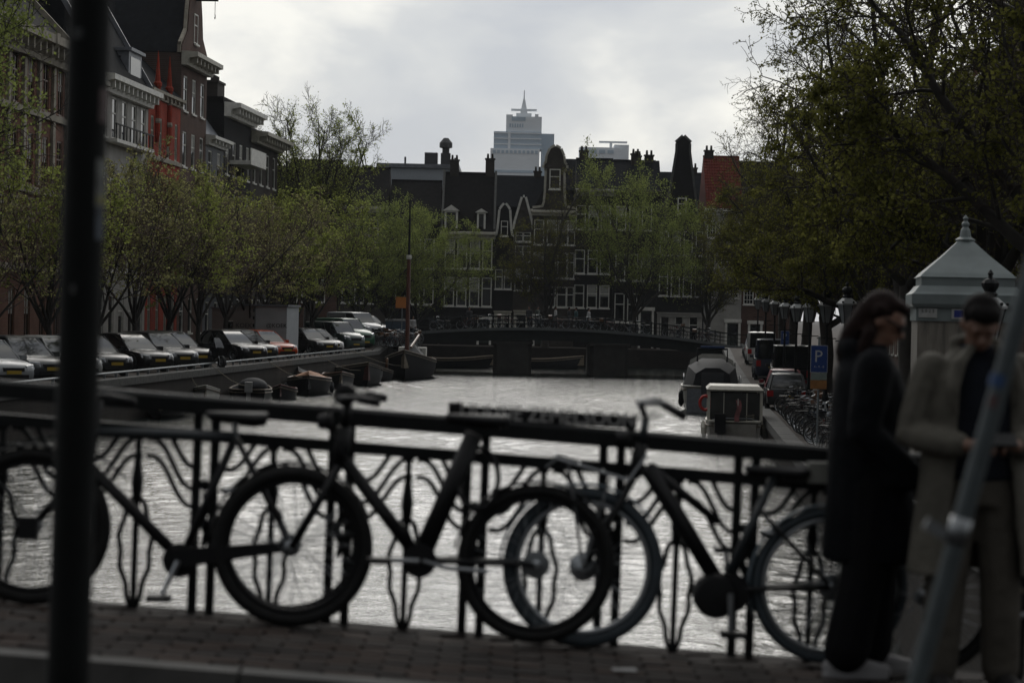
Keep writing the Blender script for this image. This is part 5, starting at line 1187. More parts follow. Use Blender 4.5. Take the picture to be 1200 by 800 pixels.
# ---- kiosk with pyramid roof
m_kroof = M('grey green painted metal', (0.14,0.165,0.165), .5, var=.2, scale=2); m_kbody = M('stained plaster', (0.15,0.135,0.115), .85, var=.55, scale=2.4, bump=.2)
d = 40.0; KS = 40/31; p = W(1128, 420, d); zg = z_right(40)-.05; kz = d/FPX
_nt = m_kbody.node_tree; _mp = _nt.nodes.new('ShaderNodeMapping'); _mp.inputs['Scale'].default_value = (2.6,2.6,.45)
for _l in list(_nt.links):
    if _l.from_node.type == 'TEX_COORD': _to = _l.to_socket; _nt.links.remove(_l); _nt.links.new(_mp.outputs[0], _to)
_nt.links.new([n_ for n_ in _nt.nodes if n_.type == 'TEX_COORD'][0].outputs['Object'], _mp.inputs[0])
ki = thing('kiosk', 'square stone kiosk with grey pyramid roof and finial behind the man', 'kiosk', (p.x, d, zg), R(-6))
zk = lambda y: W(1128, y, d).z - zg
def sq(mb, prof): mb.loft([[(-a*KS,-a*KS,z),(a*KS,-a*KS,z),(a*KS,a*KS,z),(-a*KS,a*KS,z)] for a, z in prof])
mb = MB(); sq(mb, [(.70,-.3),(.70,.3),(.62,.36),(.62,zk(377))]); mb.build('body', m_kbody, ki)
for q_, (x_, z_, w_, h_) in enumerate(((-.62,1.5,.16,.9),(-.40,1.9,.10,.5),(.2,1.2,.3,.45),(.45,1.8,.12,.7))):
    rr_ = random.Random(q_); n_ = 9; pts_ = [(x_+w_*.5*math.cos(2*PI*j/n_)*rr_.uniform(.6,1.2), z_+h_*.5*math.sin(2*PI*j/n_)*rr_.uniform(.6,1.2)) for j in range(n_)]
    MB().prism(pts_, -.62*KS-.006, -.62*KS-.001).build('peeled_poster', M('peeled pale paper', (0.26,0.26,0.25), .9, var=.5, scale=9), ki)
mb = MB(); sq(mb, [(.64,zk(377)+.002),(.64,zk(362)),(.68,zk(361)),(.70,zk(357)),(.70,zk(346)),(.66,zk(343)),(.60,zk(336))]); mb.build('cornice', m_kroof, ki)
mb = MB(); sq(mb, [(.58,zk(336)+.002),(.58,zk(327)),(.60,zk(326)),(.55,zk(321)),(.30,zk(301)),(.12,zk(285)),(.10,zk(283))]); rf = mb.build('roof', m_kroof, ki)
mb = MB(); mb.lathe([(a*KS,zk(y)+.002) for a,y in ((.12,283),(.13,281),(.075,278),(.06,270),(.035,266),(.05,264),(.05,262),(.02,259),(.035,256),(.005,252))],10); mb.build('finial', m_kroof, rf)
mb = MB(); mb.box(-0.7871,-0.4903,-0.8518,-0.8288,zk(373),zk(362.5)); pl = mb.build('notice_plate', M('pale notice', (0.33,0.33,0.32), .6), ki)
link('lettering', text_mesh('5 0 2 5', .075, .002, m_letter), pl, (-.64,-.857,zk(367)), (R(90),0,0))
mb = MB(); mb.box(-0.2581,-0.0000,-0.8518,-0.8288,zk(374),zk(362.5)); mb.build('notice_plate', M('pale notice', (0.33,0.33,0.32), .6), ki)
mb = MB(); mb.box(-0.2194,-0.0774,-0.8598,-0.8528,zk(372),zk(364)); mb.build('blue_emblem', M('deep blue emblem', (0.01,0.02,0.16), .5), ki)
# ---- low rail along the left quay edge
qr = thing('quay_rail', 'low grey steel rail on short posts along the left quay edge', 'railing')
mb = MB(); mb.tube([C(TL-.55,s,z_left(s)+.26) for s in range(60,178,4)],.045,6); mb.build('rail', m_steel, qr)
me = MB().box(-.05,.05,-.05,.05,0,.25).mesh('post', m_steel)
for s in range(60,178,2): link('post', me, qr, C(TL-.55,s,z_left(s)+.005))
# mooring posts near the left corner
for i, px in enumerate((22, 46)):
    pw = W(px, 470, 92); mb = MB(); mb.lathe([(.16,-1.5),(.15,1.5),(.17,1.52),(.17,1.6),(.05,1.65)],9); tag(mb.build('mooring_post', m_bark), ('dark mooring post at the left picture edge' if i == 0 else 'dark mooring post just left of the dark post'), 'mooring post', 'mooring posts'); bpy.data.objects[-1] if False else None
    o = [q for q in COL.objects if q.name.startswith('mooring_post')][-1]; o.location = (pw.x, 92, 0)
# ================================================================ the near railing
rail = thing('bridge_railing', 'black wrought iron bridge railing with wavy leaf shaped ornament', 'railing')
def zr(x): return zd(x)                      # foot of the railing
xr = [-6 + .25*i for i in range(57)]
mb = MB(); mb.loft([[(x,DR-.05,zr(x)+.885),(x,DR+.05,zr(x)+.885),(x,DR+.05,zr(x)+.95),(x,DR+.03,zr(x)+.965),(x,DR-.03,zr(x)+.965),(x,DR-.05,zr(x)+.95)] for x in xr]); mb.build('top_rail', m_iron, rail)
mb = MB(); mb.loft([[(x,DR-.025,zr(x)+.765),(x,DR+.025,zr(x)+.765),(x,DR+.025,zr(x)+.817),(x,DR-.025,zr(x)+.817)] for x in xr]); mb.build('middle_rail', m_iron, rail)
UN = 158.5*DR/FPX
xc0 = W(316, 600, DR).x
zm = .766
bar = MB().box(-.019,.019,-.016,.016,0,.886).mesh('post', m_iron)
cbar = MB(); cbar.box(-.013,.013,-.011,.011,0,zm); cbar = cbar.mesh('spindle', m_iron)
def sm(u): u = max(0, min(1, u)); return u*u*(3-2*u)
rib_me = {}
for k in range(3):
    for sg in (1,-1):
        u0 = (.42, .03, .03)[k]; pts = []
        for i in range(11):
            u = u0 + (1-u0)*i/10; pts.append((sg*u*(UN/2-.045), 0, zm + (.085,-.012,-.09)[k] - .20*sm(sm(u)*.6+u*.4) + .012*math.sin(2*PI*u)))
        rib_me[k,sg] = MB().tube(pts, .0125, 6).mesh('rib', m_iron, True)
lens_me = {}
for sg in (1,-1):
    pts = [(sg*(.008 + .062*math.sin(PI*(i/14)**.8) + .006*math.sin(i*1.6)), 0, .50 - .50*i/14) for i in range(15)]
    lens_me[sg] = MB().tube(pts, .0125, 6).mesh('wavy_bar', m_iron, True)
kn = MB(); kn.tube([(0,0,.30),(.018,0,.36),(-.012,0,.42),(.014,0,.48),(0,0,.54)],[.012,.022,.024,.022,.012],6); kn.ball((0,0,.57),.026,8,5); kn = kn.mesh('scroll', m_iron)
bud = MB(); bud.lathe([(.008,.44),(.022,.50),(.028,.56),(.016,.66),(.008,.74)],8); bud = bud.mesh('bud', m_iron)
i = -13
while True:
    x = xc0 + i*UN
    if x > 7: break
    z = zr(x)
    if x > -5:
        lean = .018
        link('spindle', cbar, rail, (x,DR,z), (0,lean,0)); link('bud', bud, rail, (x,DR,z), (0,lean,0))
        for k in range(3):
            for sg in (1,-1): link('rib', rib_me[k,sg], rail, (x,DR,zr(x)), (0,-slope(x),0))
        for sg in (1,-1): link('wavy_bar', lens_me[sg], rail, (x,DR,z), (0,lean,0))
        xp = x+UN/2
        for o_ in (-.039,.039): link('post', bar, rail, (xp+o_,DR,zr(xp+o_)), (0,lean,0))
        link('scroll', kn, rail, (xp,DR,zr(xp)), (0,lean,0))
    i += 1
# letters standing on the top rail
np_thing = thing('name_board', 'strip of pale cut out letters standing on the bridge railing', 'sign')
a, b = W(527,480,DR), W(746,493.5,DR)
mb = MB(); mb.beam((a.x,DR,a.z-.006),(b.x,DR,b.z-.006),.03,.055); mb.build('board', m_black, np_thing)
for q in (.33,.42,.97):
    x = a.x+(b.x-a.x)*q; zz0 = zr(x)+.966; mb = MB(); mb.box(x-.02,x+.02,DR-.012,DR+.012,zz0,a.z+(b.z-a.z)*q-.034); mb.build('bracket', m_black, np_thing)
lt = text_mesh('LIUUSIE ZEMELSOON', .10, .006, M('pale letter paint', (0.42,0.41,0.40), .6, var=.3, scale=20), 'CENTER')
xs_ = [v.co.x for v in lt.vertices]; kk = ((b-a).length*.93)/(max(xs_)-min(xs_))
lo = link('lettering', lt, np_thing, ((a.x+b.x)/2+.02,DR-.022,(a.z+b.z)/2-.028), (R(90),-math.atan2(a.z-b.z,b.x-a.x)*-1,0)); lo.scale = (kk,.95,1)
mb = MB(); mb.box(a.x-.004,a.x+.05,DR-.06,DR+.05,zr(a.x)+.967,a.z+.035); mb.build('end_block', m_black, np_thing)

# ================================================================ near bicycles (built in the picture plane of the railing, each its own frame)
YB = DR - .15
def bike_pts(pts, y): return {k: (W(px,py,y).x, W(px,py,y).z) for k, (px,py) in pts.items()}
def near_wheel(parent, c, r, tyre_r, tm, rim_m, y, spokes=28, hub=.035, gear=0.0):
    mb = MB(); mb.tube([(c[0]+(r-tyre_r)*math.cos(2*PI*i/48),y,c[1]+(r-tyre_r)*math.sin(2*PI*i/48)) for i in range(48)],tyre_r,8,closed=True); wo = mb.build('wheel', tm, parent, True)
    mb = MB(); rr = r-2*tyre_r-.006; mb.tube([(c[0]+rr*math.cos(2*PI*i/48),y,c[1]+rr*math.sin(2*PI*i/48)) for i in range(48)],.014,6,closed=True); mb.build('rim', rim_m, wo, True)
    me_s = None
    for i in range(spokes):
        a = 2*PI*i/spokes; off = .35*(1 if i % 4 < 2 else -1); sy = .03*(1 if i % 2 else -1)
        mb = MB(); mb.tube([(c[0]+hub*math.cos(a+off*2),y+sy,c[1]+hub*math.sin(a+off*2)),(c[0]+rr*math.cos(a),y,c[1]+rr*math.sin(a))],.0014,3,cap=False); mb.build('spoke', m_alu, wo)
    mb = MB(); mb.lathe([(.012,-.07),(hub,-.045),(hub*.6,-.03),(hub*.6,.03),(hub,.045),(.012,.07)],12,(c[0],y,c[1]),'y'); mb.build('hub', m_alu, wo)
    if gear: mb = MB(); mb.lathe([(.02,-.06),(gear,-.055),(gear,-.048),(.02,-.045)],18,(c[0],y,c[1]),'y'); mb.build('gear', m_dkgrey, wo)
    return wo
def T3(p, y): return (p[0], y, p[1])
def tubes(parent, name, y, P, segs, mat):
    for s in segs:
        a, b, r = s[0], s[1], s[2]; mb = MB(); mb.tube([T3(P[a],y), T3(P[b],y)], [r, s[3] if len(s) > 3 else r], 9); mb.build(name, mat, parent, True)
def pair(parent, name, y, P, a, b, r, off, mat):
    for sg in (1,-1): mb = MB(); mb.tube([(P[a][0],y+sg*off*.6,P[a][1]),(P[b][0],y+sg*off,P[b][1])], r, 7); mb.build(name, mat, parent, True)
def guard(parent, c, r, a0, a1, y, mat, w=.026):
    n = 20; mb = MB(); ring = []
    for i in range(n+1):
        a = R(a0+(a1-a0)*i/n); ring.append([(c[0]+q*math.cos(a),y+s,c[1]+q*math.sin(a)) for q, s in ((r,-w),(r+.008,-w*.5),(r+.011,0),(r+.008,w*.5),(r,w),(r+.005,0))])
    mb.loft(ring); mb.build('mudguard', mat, parent, True)
def saddle(parent, p, y, L=.27, mat=None):
    mb = MB(); x, z = p; sec = []
    for t, w, h in ((-.5,.02,.03),(-.46,.075,.05),(-.3,.09,.06),(-.1,.065,.055),(.15,.03,.045),(.42,.02,.035),(.5,.008,.02)):
        xx = x - t*L; sec.append([(xx,y-w,z-h*.4),(xx,y-w*.6,z+.0),(xx,y,z+.008),(xx,y+w*.6,z+.0),(xx,y+w,z-h*.4),(xx,y,z-h)])
    mb.loft(sec); return mb.build('saddle', mat or m_black, parent, True)
def bars(parent, p, y, back, rise=.03, mat=None, half=.29):
    """handlebar seen side on: grips run back from the stem towards +x"""
    mb = MB()
    for sg in (1,-1):
        mb.tube([(p[0],y,p[1]),(p[0]-.03,y+sg*half*.45,p[1]+rise),(p[0]+back*.35,y+sg*half*.92,p[1]+rise*1.1),(p[0]+back,y+sg*half,p[1]+rise*.3)],.012,7)
    hb = mb.build('handlebar', mat or m_black, parent, True)
    for sg in (1,-1): mb = MB(); mb.tube([(p[0]+back*.42,y+sg*half*.94,p[1]+rise*1.0),(p[0]+back*1.02,y+sg*half,p[1]+rise*.27)],.018,8); mb.build('grip', m_black, hb, True)
    return hb
def crank(parent, p, y, ang, L=.17, mat=None, ring=.09):
    mb = MB(); mb.lathe([(.015,-.052),(ring,-.05),(ring,-.044),(.015,-.042)],22,T3(p,y),'y'); cr = mb.build('chainwheel', m_black, parent)
    for sg in (1,-1):
        a = R(ang + (0 if sg > 0 else 180)); e = (p[0]+L*math.cos(a),p[1]+L*math.sin(a)); yy = y-sg*.085
        mb = MB(); mb.tube([(p[0],yy,p[1]),(e[0],yy,e[1])],[.014,.011],6); mb.build('crank_arm', mat or m_alu, cr)
        mb = MB(); mb.box(e[0]-.05,e[0]+.05,yy-sg*.10-.0 if sg > 0 else yy+.01,yy-.01 if sg > 0 else yy+.10,e[1]-.012,e[1]+.012); mb.build('pedal', m_black, cr)
m_tyreD = M('dusty tyre', (0.011,0.011,0.011), .75, var=.3, scale=20, spec=.25); m_tyreB = M('blue grey tyre', (0.040,0.052,0.062), .7, var=.2, scale=15)
m_fblack = M('matt black frame paint', (0.008,0.008,0.009), .5, var=.2, scale=12, spec=.25); m_fgrey = M('grey blue frame paint', (0.020,0.025,0.029), .4, var=.2, scale=12); m_grd = M('grey blue mudguard', (0.10,0.13,0.155), .4, var=.15)
m_stand = M('dull steel', (0.25,0.26,0.27), .4, .8, var=.2)
# --- bicycle at the left
y = YB; BA = thing('bicycle', 'black bicycle with flat top tube partly behind the dark post, leftmost at the railing', 'bicycle', group='bicycles leaning on the near railing')
P = bike_pts(dict(R=(341,637), F=(38,616), bb=(212,655), st=(276,512), hd=(112,505), hb=(104,545), sad=(278,484), ht=(116,470)), y)
near_wheel(BA, P['R'], .345, .030, m_tyreD, m_black, y, gear=.05); near_wheel(BA, P['F'], .345, .030, m_tyreD, m_black, y)
tubes(BA, 'frame_tube', y, dict(P, tt0=W_ if False else P['st'], a=(P['st'][0]-.0,P['st'][1]-.0)), [('hb','bb',.027),('bb','st',.019)], m_fblack)
tubes(BA, 'top_tube', y, P, [('hd','st',.024)], m_fgrey)
tubes(BA, 'head_tube', y, P, [('hb','ht',.02)], m_fblack); pair(BA, 'chain_stay', y, P, 'bb', 'R', .012, .06, m_fblack); pair(BA, 'seat_stay', y, P, 'st', 'R', .010, .06, m_fblack); pair(BA, 'fork', y, P, 'hb', 'F', .015, .055, m_fblack)
mb = MB(); mb.tube([T3(P['st'],y),(P['sad'][0]-.01,y,P['sad'][1]-.03)],.014,7); mb.build('seat_post', m_stand, BA); saddle(BA, P['sad'], y)
bars(BA, P['ht'], y, .20); crank(BA, P['bb'], y, 245, ring=.075)
mb = MB(); mb.loft([[(P['bb'][0]-.03,y-s,P['bb'][1]-.035),(P['R'][0]+.0,y-s,P['R'][1]-.025),(P['R'][0]+.02,y-s,P['R'][1]+.02),(P['bb'][0]-.03,y-s,P['bb'][1]+.05)] for s in (.05,.075)]); mb.build('chain_guard', m_fblack, BA)
guard(BA, P['R'], .352, 20, 175, y, m_fblack); guard(BA, P['F'], .352, 30, 150, y, m_fblack)
mb = MB(); mb.box(P['F'][0]-.04,P['F'][0]+.04,y-.12,y-.06,P['F'][1]-.05,P['F'][1]+.05); mb.build('disc_brake', m_black, BA)
# --- step-through bicycle in the middle
y = YB-.05; BB = thing('bicycle', 'black step through bicycle with thick seat tube in the middle of the railing', 'bicycle', group='bicycles leaning on the near railing')
P = bike_pts(dict(R=(628,660), F=(343,640), bb=(492,655), st=(556,508), hd=(404,500), hb=(398,545), sad=(560,487), ht=(408,470), lo=(404,540)), y)
near_wheel(BB, P['R'], .345, .027, m_tyreD, m_black, y-.0, gear=.06); near_wheel(BB, P['F'], .35, .03, m_tyreD, m_black, y)
tubes(BB, 'frame_tube', y, P, [('lo','bb',.030)], m_fblack); tubes(BB, 'seat_tube', y, P, [('bb','st',.045,.04)], m_fblack)
tubes(BB, 'head_tube', y, P, [('hb','hd',.036)], m_fblack); tubes(BB, 'stem', y, P, [('hd','ht',.022)], m_fblack)
pair(BB, 'chain_stay', y, P, 'bb', 'R', .013, .06, m_fblack); pair(BB, 'fork', y, P, 'hb', 'F', .018, .06, m_fblack)
saddle(BB, P['sad'], y, .28); bars(BB, P['ht'], y, .15, .02); crank(BB, P['bb'], y, 178, ring=.075, mat=m_stand)
P2 = bike_pts(dict(a=(450,600), b=(478,618), c=(420,566)), y)
mb = MB(); mb.tube([T3(P['lo'],y-.05),T3(P2['a'],y-.09),T3(P2['b'],y-.06),T3(P['bb'],y-.03)],.007,5); mb.build('cable', m_black, BB)
mb = MB(); mb.lathe([(.03,-.06),(.05,-.05),(.05,.0),(.03,.02)],10,(P['ht'][0]-.01,y-.03,P['ht'][1]+.03),'y'); mb.build('bell', m_black, BB)
mb = MB(); q1 = bike_pts(dict(a=(585,592), b=(612,612), c=(560,590)), y); mb.tube([T3(P['bb'],y-.03),(P['bb'][0]+.12,y-.14,P['bb'][1]-.02),(P['bb'][0]+.30,y-.16,P['bb'][1]-.03)],.010,5); mb.build('kickstand', m_stand, BB)
guard(BB, P['R'], .352, 40, 170, y, m_fblack)
# --- electric bicycle at the right
y = YB+.04; BC_ = thing('bicycle', 'electric bicycle with blue grey tyres and mid motor, its rear wheel behind the woman', 'bicycle', group='bicycles leaning on the near railing')
P = bike_pts(dict(R=(972,686), F=(683,664), bb=(846,690), st=(908,556), hd=(752,520), hb=(742,560), sad=(912,548), ht=(757,490), tt=(760,545), mid=(842,612), lo=(760,548)), y)
near_wheel(BC_, P['R'], .345, .024, m_tyreB, m_alu, y, gear=.06); near_wheel(BC_, P['F'], .352, .029, m_tyreB, m_alu, y, hub=.06)
tubes(BC_, 'frame_tube', y, P, [('lo','bb',.040,.036)], m_fblack); tubes(BC_, 'top_tube', y, P, [('tt','mid',.022,.018)], m_fblack)
tubes(BC_, 'seat_tube', y, P, [('bb','st',.02)], m_fgrey); tubes(BC_, 'head_tube', y, P, [('hb','hd',.03)], m_fblack); tubes(BC_, 'stem', y, P, [('hd','ht',.018)], m_fgrey)
pair(BC_, 'chain_stay', y, P, 'bb', 'R', .013, .06, m_fblack); pair(BC_, 'seat_stay', y, dict(P, q=((P['st'][0]*.7+P['bb'][0]*.3),(P['st'][1]*.7+P['bb'][1]*.3))), 'q', 'R', .010, .06, m_fblack); pair(BC_, 'fork', y, P, 'hb', 'F', .016, .06, m_fblack)
P2 = bike_pts(dict(a=(838,702)), y)
mb = MB(); mb.lathe([(.02,-.08),(.085,-.07),(.10,-.05),(.10,.05),(.085,.07),(.02,.08)],16,(P2['a'][0],y,P2['a'][1]+.02),'y'); mb.build('motor', m_black, BC_, 40)
saddle(BC_, P['sad'], y, .29); mb = MB(); mb.tube([T3(P['st'],y),(P['st'][0]-.005,y,P['sad'][1]-.02)],.015,7); mb.build('seat_post', m_stand, BC_)
bars(BC_, P['ht'], y, .15, .07, m_fgrey); crank(BC_, (P['bb'][0]+.03,P['bb'][1]-.01), y, 272, ring=.09)
guard(BC_, P['R'], .353, 10, 205, y, m_grd); guard(BC_, P['F'], .36, 35, 178, y, m_grd, .024)
rk = bike_pts(dict(a=(640,546), b=(735,560), c=(652,540), d=(690,600), e=(742,548), f=(756,536)), y)
mb = MB()
for sg in (1,-1): mb.tube([(rk['a'][0],y+sg*.10,rk['a'][1]),(rk['c'][0],y+sg*.13,rk['c'][1]+.02),(rk['b'][0],y+sg*.13,rk['b'][1]),(rk['f'][0],y+sg*.13,rk['f'][1]+.02)],.007,5)
for q in (0,.33,.66,1): xx = rk['c'][0]+(rk['b'][0]-rk['c'][0])*q; zz1 = rk['c'][1]+.02+(rk['b'][1]-rk['c'][1]-.02)*q; mb.tube([(xx,y-.13,zz1),(xx,y+.13,zz1)],.006,5)
for sg in (1,-1): mb.tube([(rk['b'][0]-.08,y+sg*.13,rk['b'][1]+.01),(P['F'][0],y+sg*.07,P['F'][1])],.006,5); mb.tube([(rk['c'][0]+.05,y+sg*.13,rk['c'][1]),(P['F'][0],y+sg*.07,P['F'][1])],.006,5)
mb.build('front_rack', m_stand, BC_)
mb = MB(); mb.box(P['sad'][0]+.13,P['sad'][0]+.22,y-.05,y+.05,P['sad'][1]-.06,P['sad'][1]+.03); mb.build('rear_lamp', M('pale lamp', (0.2,0.2,0.18), .4), BC_)

# cables, lamps and locks of the three bicycles
for own, hx, hz_, yy, bbx, bbz in ((BA, 116, 470, YB, 150, 560), (BB, 408, 470, YB-.05, 430, 575), (BC_, 757, 490, YB+.04, 790, 600)):
    h_ = W(hx, hz_, yy); e_ = W(bbx, bbz, yy)
    for k_ in (-1, 1):
        mb = MB(); mb.tube([(h_.x+.06,yy+k_*.2,h_.z+.02),(h_.x-.05,yy+k_*.16,h_.z+.0),(h_.x-.09,yy+k_*.06-.03,h_.z-.10),(h_.x-.03,yy-.04,h_.z-.20),(e_.x,yy-.035,e_.z)],.0045,5); mb.build('brake_cable', m_black, own, True)
    mb = MB(); mb.lathe([(.012,-.03),(.03,-.03),(.036,.0),(.036,.03),(.02,.035)],10,(h_.x-.10,yy,h_.z-.09),'x'); mb.build('headlamp', m_black, own)
for own, c_, yy in ((BA, W(341,637,YB), YB), (BC_, W(972,686,YB+.04), YB+.04)):
    mb = MB(); mb.tube([(c_.x-.24+.06*math.cos(a_),yy+.06*math.sin(a_),c_.z+.23) for a_ in [2*PI*i/14 for i in range(11)]],.011,6); mb.build('ring_lock', m_stand, own, True)
mb = MB(); cl_ = W(560,560,YB-.05); mb.tube([(cl_.x+.09*math.cos(2*PI*i/16),YB-.06+.05*math.sin(2*PI*i/16),cl_.z+.13*math.sin(2*PI*i/16)) for i in range(16)],.013,6,closed=True); mb.build('chain_lock', m_black, BB, True)
# --- bicycle behind the couple
y = YB+.02; BD = thing('bicycle', 'dark yellow framed bicycle mostly hidden behind the couple', 'bicycle', group='bicycles leaning on the near railing')
P = bike_pts(dict(R=(1300,716), F=(1082,700), bb=(1210,712), st=(1250,600), hd=(1120,575), hb=(1113,610), sad=(1262,572), ht=(1124,540), lo=(1116,600)), y)
near_wheel(BD, P['R'], .345, .026, m_tyreD, m_black, y); near_wheel(BD, P['F'], .345, .026, m_tyreD, m_black, y)
m_fyel = M('dull yellow frame paint', (0.09,0.065,0.012), .5, var=.25)
tubes(BD, 'frame_tube', y, P, [('lo','bb',.02),('bb','st',.018),('hd','st',.018)], m_fyel); tubes(BD, 'head_tube', y, P, [('hb','ht',.018)], m_fyel)
pair(BD, 'chain_stay', y, P, 'bb', 'R', .012, .06, m_fyel); pair(BD, 'seat_stay', y, P, 'st', 'R', .010, .06, m_fyel); pair(BD, 'fork', y, P, 'hb', 'F', .014, .055, m_fyel)
saddle(BD, P['sad'], y); bars(BD, P['ht'], y, .18); crank(BD, P['bb'], y, 200)
mb = MB(); mb.tube([T3(P['st'],y),(P['sad'][0],y,P['sad'][1]-.02)],.014,7); mb.build('seat_post', m_stand, BD)

# ================================================================ posts in front
d = 6.6; a, b = W(108,0,d), W(82,800,d); zt0 = zd(a.x)-.12
post = thing('sign_post', 'thick dark post with worn stickers at the left', 'post', (b.x-.012, d, zt0))
t_ = (a-b)/(a.z-b.z); top = Vector((t_.x*4.2, 0, 4.2)); rP = 25*d/FPX
mb = MB(); mb.tube([(-.0,0,-.1)]+[tuple(top*q) for q in (.12,.3,.6,.8,1.0)],rP,20); mb.build('shaft', M('dark green post paint', (0.005,0.006,0.006), .65, var=.3, scale=9, spec=.15), post, True)
def sticker(px, py, w, h, mat, ang):
    z = W(px,py,d).z - zt0; c = t_*z; n = 6; ring = []
    vs, fs = [], []
    for k in range(n+1):
        aa = R(-90+ang-w/2+w*k/n)
        for zz2 in (z-h/2, z+h/2): cc = t_*zz2; vs.append((cc.x+(rP+.0015)*math.cos(aa), (rP+.0015)*math.sin(aa), zz2))
    for k in range(n): fs.append((2*k,2*k+2,2*k+3,2*k+1))
    mb = MB(); mb.add(vs, fs); mb.build('sticker', mat, post)
sticker(120,215,40,.13,M('worn white sticker', (0.10,0.105,0.10), .6, var=.5, scale=25),62); sticker(120,235,26,.02,M('yellow sticker', (0.16,0.14,0.02), .6, var=.4),62)
sticker(124,125,40,.09,M('worn pink sticker', (0.07,0.045,0.045), .6, var=.5, scale=25),66); sticker(119,262,30,.09,M('worn blue sticker', (0.04,0.05,0.065), .6, var=.5, scale=25),60)
sticker(92,339,14,.025,M('grey sticker', (0.05,0.05,0.05), .6, var=.4),-10); sticker(98,42,30,.03,M('grey blue sticker', (0.03,0.033,0.035), .6, var=.4),-20)
d = 6.2; a, b = W(1214,300,d), W(1074,800,d)
lp_ = thing('leaning_pole', 'grey metal pole leaning diagonally at the right with a blue sticker', 'pole', (0,0,0))
u_ = (b-a).normalized(); foot_z = zd(b.x)-.14; e = b + u_*((foot_z-b.z)/u_.z); tp = a - u_*.8
rp_ = 11.5*d/FPX; mb = MB(); mb.tube([e, b, a, tp], rp_, 16); mb.build('shaft', M('grey painted pole', (0.060,0.072,0.077), .55, .1, var=.25, scale=12, spec=.3), lp_, True)
c = W(1123,622,d); mb = MB(); mb.tube([c-u_*.035, c+u_*.035], rp_+.003, 16); mb.build('clamp', m_dkgrey, lp_, True)
mb = MB(); mb.beam(c+Vector((-.03,0,-.01)), c+Vector((-.085,0,.02)), .02,.03); mb.build('clamp_bolt', m_dkgrey, lp_)
for q, (px,py,mt) in enumerate(((1170,446,M('blue sticker', (0.012,0.045,0.13), .5, var=.2)),(1163,470,M('red grey sticker', (0.07,0.035,0.035), .5, var=.4)))):
    c = W(px,py,d); sx_ = Vector((0,-1,0)).cross(u_).normalized(); vs, fs = [], []
    for k in range(7):
        aa = R(-75+q*40+20*k); n_ = Vector((0,-1,0))*math.cos(aa) + sx_*math.sin(aa); vs += [c+n_*(rp_+.0015)-u_*.016, c+n_*(rp_+.0015)+u_*.016]
    for k in range(6): fs.append((2*k,2*k+2,2*k+3,2*k+1))
    mb = MB(); mb.add(vs, fs); mb.build('sticker', mt, lp_)
# a bit of litter on the pavement
pp = W(731,781,9.95); mb = MB(); mb.loft([[(-.05,-.03,.004),(.05,-.035,.006),(.055,.03,.012),(-.045,.035,.005)],[(-.05,-.03,.006),(.05,-.035,.008),(.055,.03,.014),(-.045,.035,.007)]])
lit = tag(mb.build('paper_scrap', M('dirty paper', (0.22,0.22,0.22), .8, var=.2)), 'scrap of pale paper on the brick pavement', 'litter'); lit.location = (pp.x, 9.95, zd(pp.x)+.004); lit.rotation_euler = (0,-slope(pp.x),.2)
# ================================================================ people
def remeshed(name, mb, voxel, mat, parent, smooth_it=3):
    me = mb.mesh(name + '_src', mat); ob = bpy.data.objects.new(name + '_src', me); COL.objects.link(ob)
    m = ob.modifiers.new('r', 'REMESH'); m.mode = 'VOXEL'; m.voxel_size = voxel; m.use_smooth_shade = True
    s = ob.modifiers.new('s', 'SMOOTH'); s.iterations = smooth_it; s.factor = .5
    dg = bpy.context.evaluated_depsgraph_get(); out = bpy.data.meshes.new_from_object(ob.evaluated_get(dg)); out.name = name
    bpy.data.objects.remove(ob, do_unlink=True); bpy.data.meshes.remove(me)
    out.materials.clear(); out.materials.append(mat)
    out.polygons.foreach_set('use_smooth', [True]*len(out.polygons))
    return link(name, out, parent)
def V(*a): return Vector(a)
def limb(mb, pts, rs, n=10, flat=1.0):
    P = [Vector(p) for p in pts]; Q, q = [], []
    for i in range(len(P)-1):
        for k in range(4): Q.append(P[i].lerp(P[i+1],k/4)); q.append(rs[i]+(rs[i+1]-rs[i])*k/4)
    Q.append(P[-1]); q.append(rs[-1]); mb.tube(Q, q, n, flat=flat)
    for p, r in ((P[0],rs[0]),(P[-1],rs[-1])): mb.ball(p, r*.98, 10, 6)
def ell(mb, prof, n=16):
    """stack of ellipses: (x, y, z, rx, ry)"""
    mb.loft([[(x+rx*math.cos(2*PI*j/n), y+ry*math.sin(2*PI*j/n), z) for j in range(n)] for x,y,z,rx,ry in prof])
def hand(mb, w, fwd, up, side, curl=.9, sc=1.0, thumb=1):
    """palm at w reaching along fwd; fingers curl towards -up; thumb on side*thumb"""
    c = w + fwd*.045*sc
    limb(mb, [w, w+fwd*.08*sc], [.024*sc,.03*sc])
    for k in range(4):
        o = side*((k-1.5)*.019*sc); L = (.068,.078,.074,.058)[k]*sc; b = w + fwd*.085*sc + o
        d1 = (fwd*math.cos(curl*.5) - up*math.sin(curl*.5)); d2 = (fwd*math.cos(curl*1.3) - up*math.sin(curl*1.3)); d3 = (fwd*math.cos(curl*1.9) - up*math.sin(curl*1.9))
        limb(mb, [b-fwd*.02*sc, b, b+d1*L*.45, b+d1*L*.45+d2*L*.33, b+d1*L*.45+d2*L*.33+d3*L*.25], [.0105*sc,.010*sc,.0095*sc,.009*sc,.0075*sc], 8)
    tb = w + fwd*.025*sc + side*thumb*.03*sc
    limb(mb, [tb-side*thumb*.012*sc, tb+side*thumb*.012*sc+fwd*.02*sc, tb+side*thumb*.012*sc+fwd*.05*sc-up*.012*sc, tb+fwd*.07*sc-up*.02*sc], [.014*sc,.012*sc,.011*sc,.009*sc], 8)
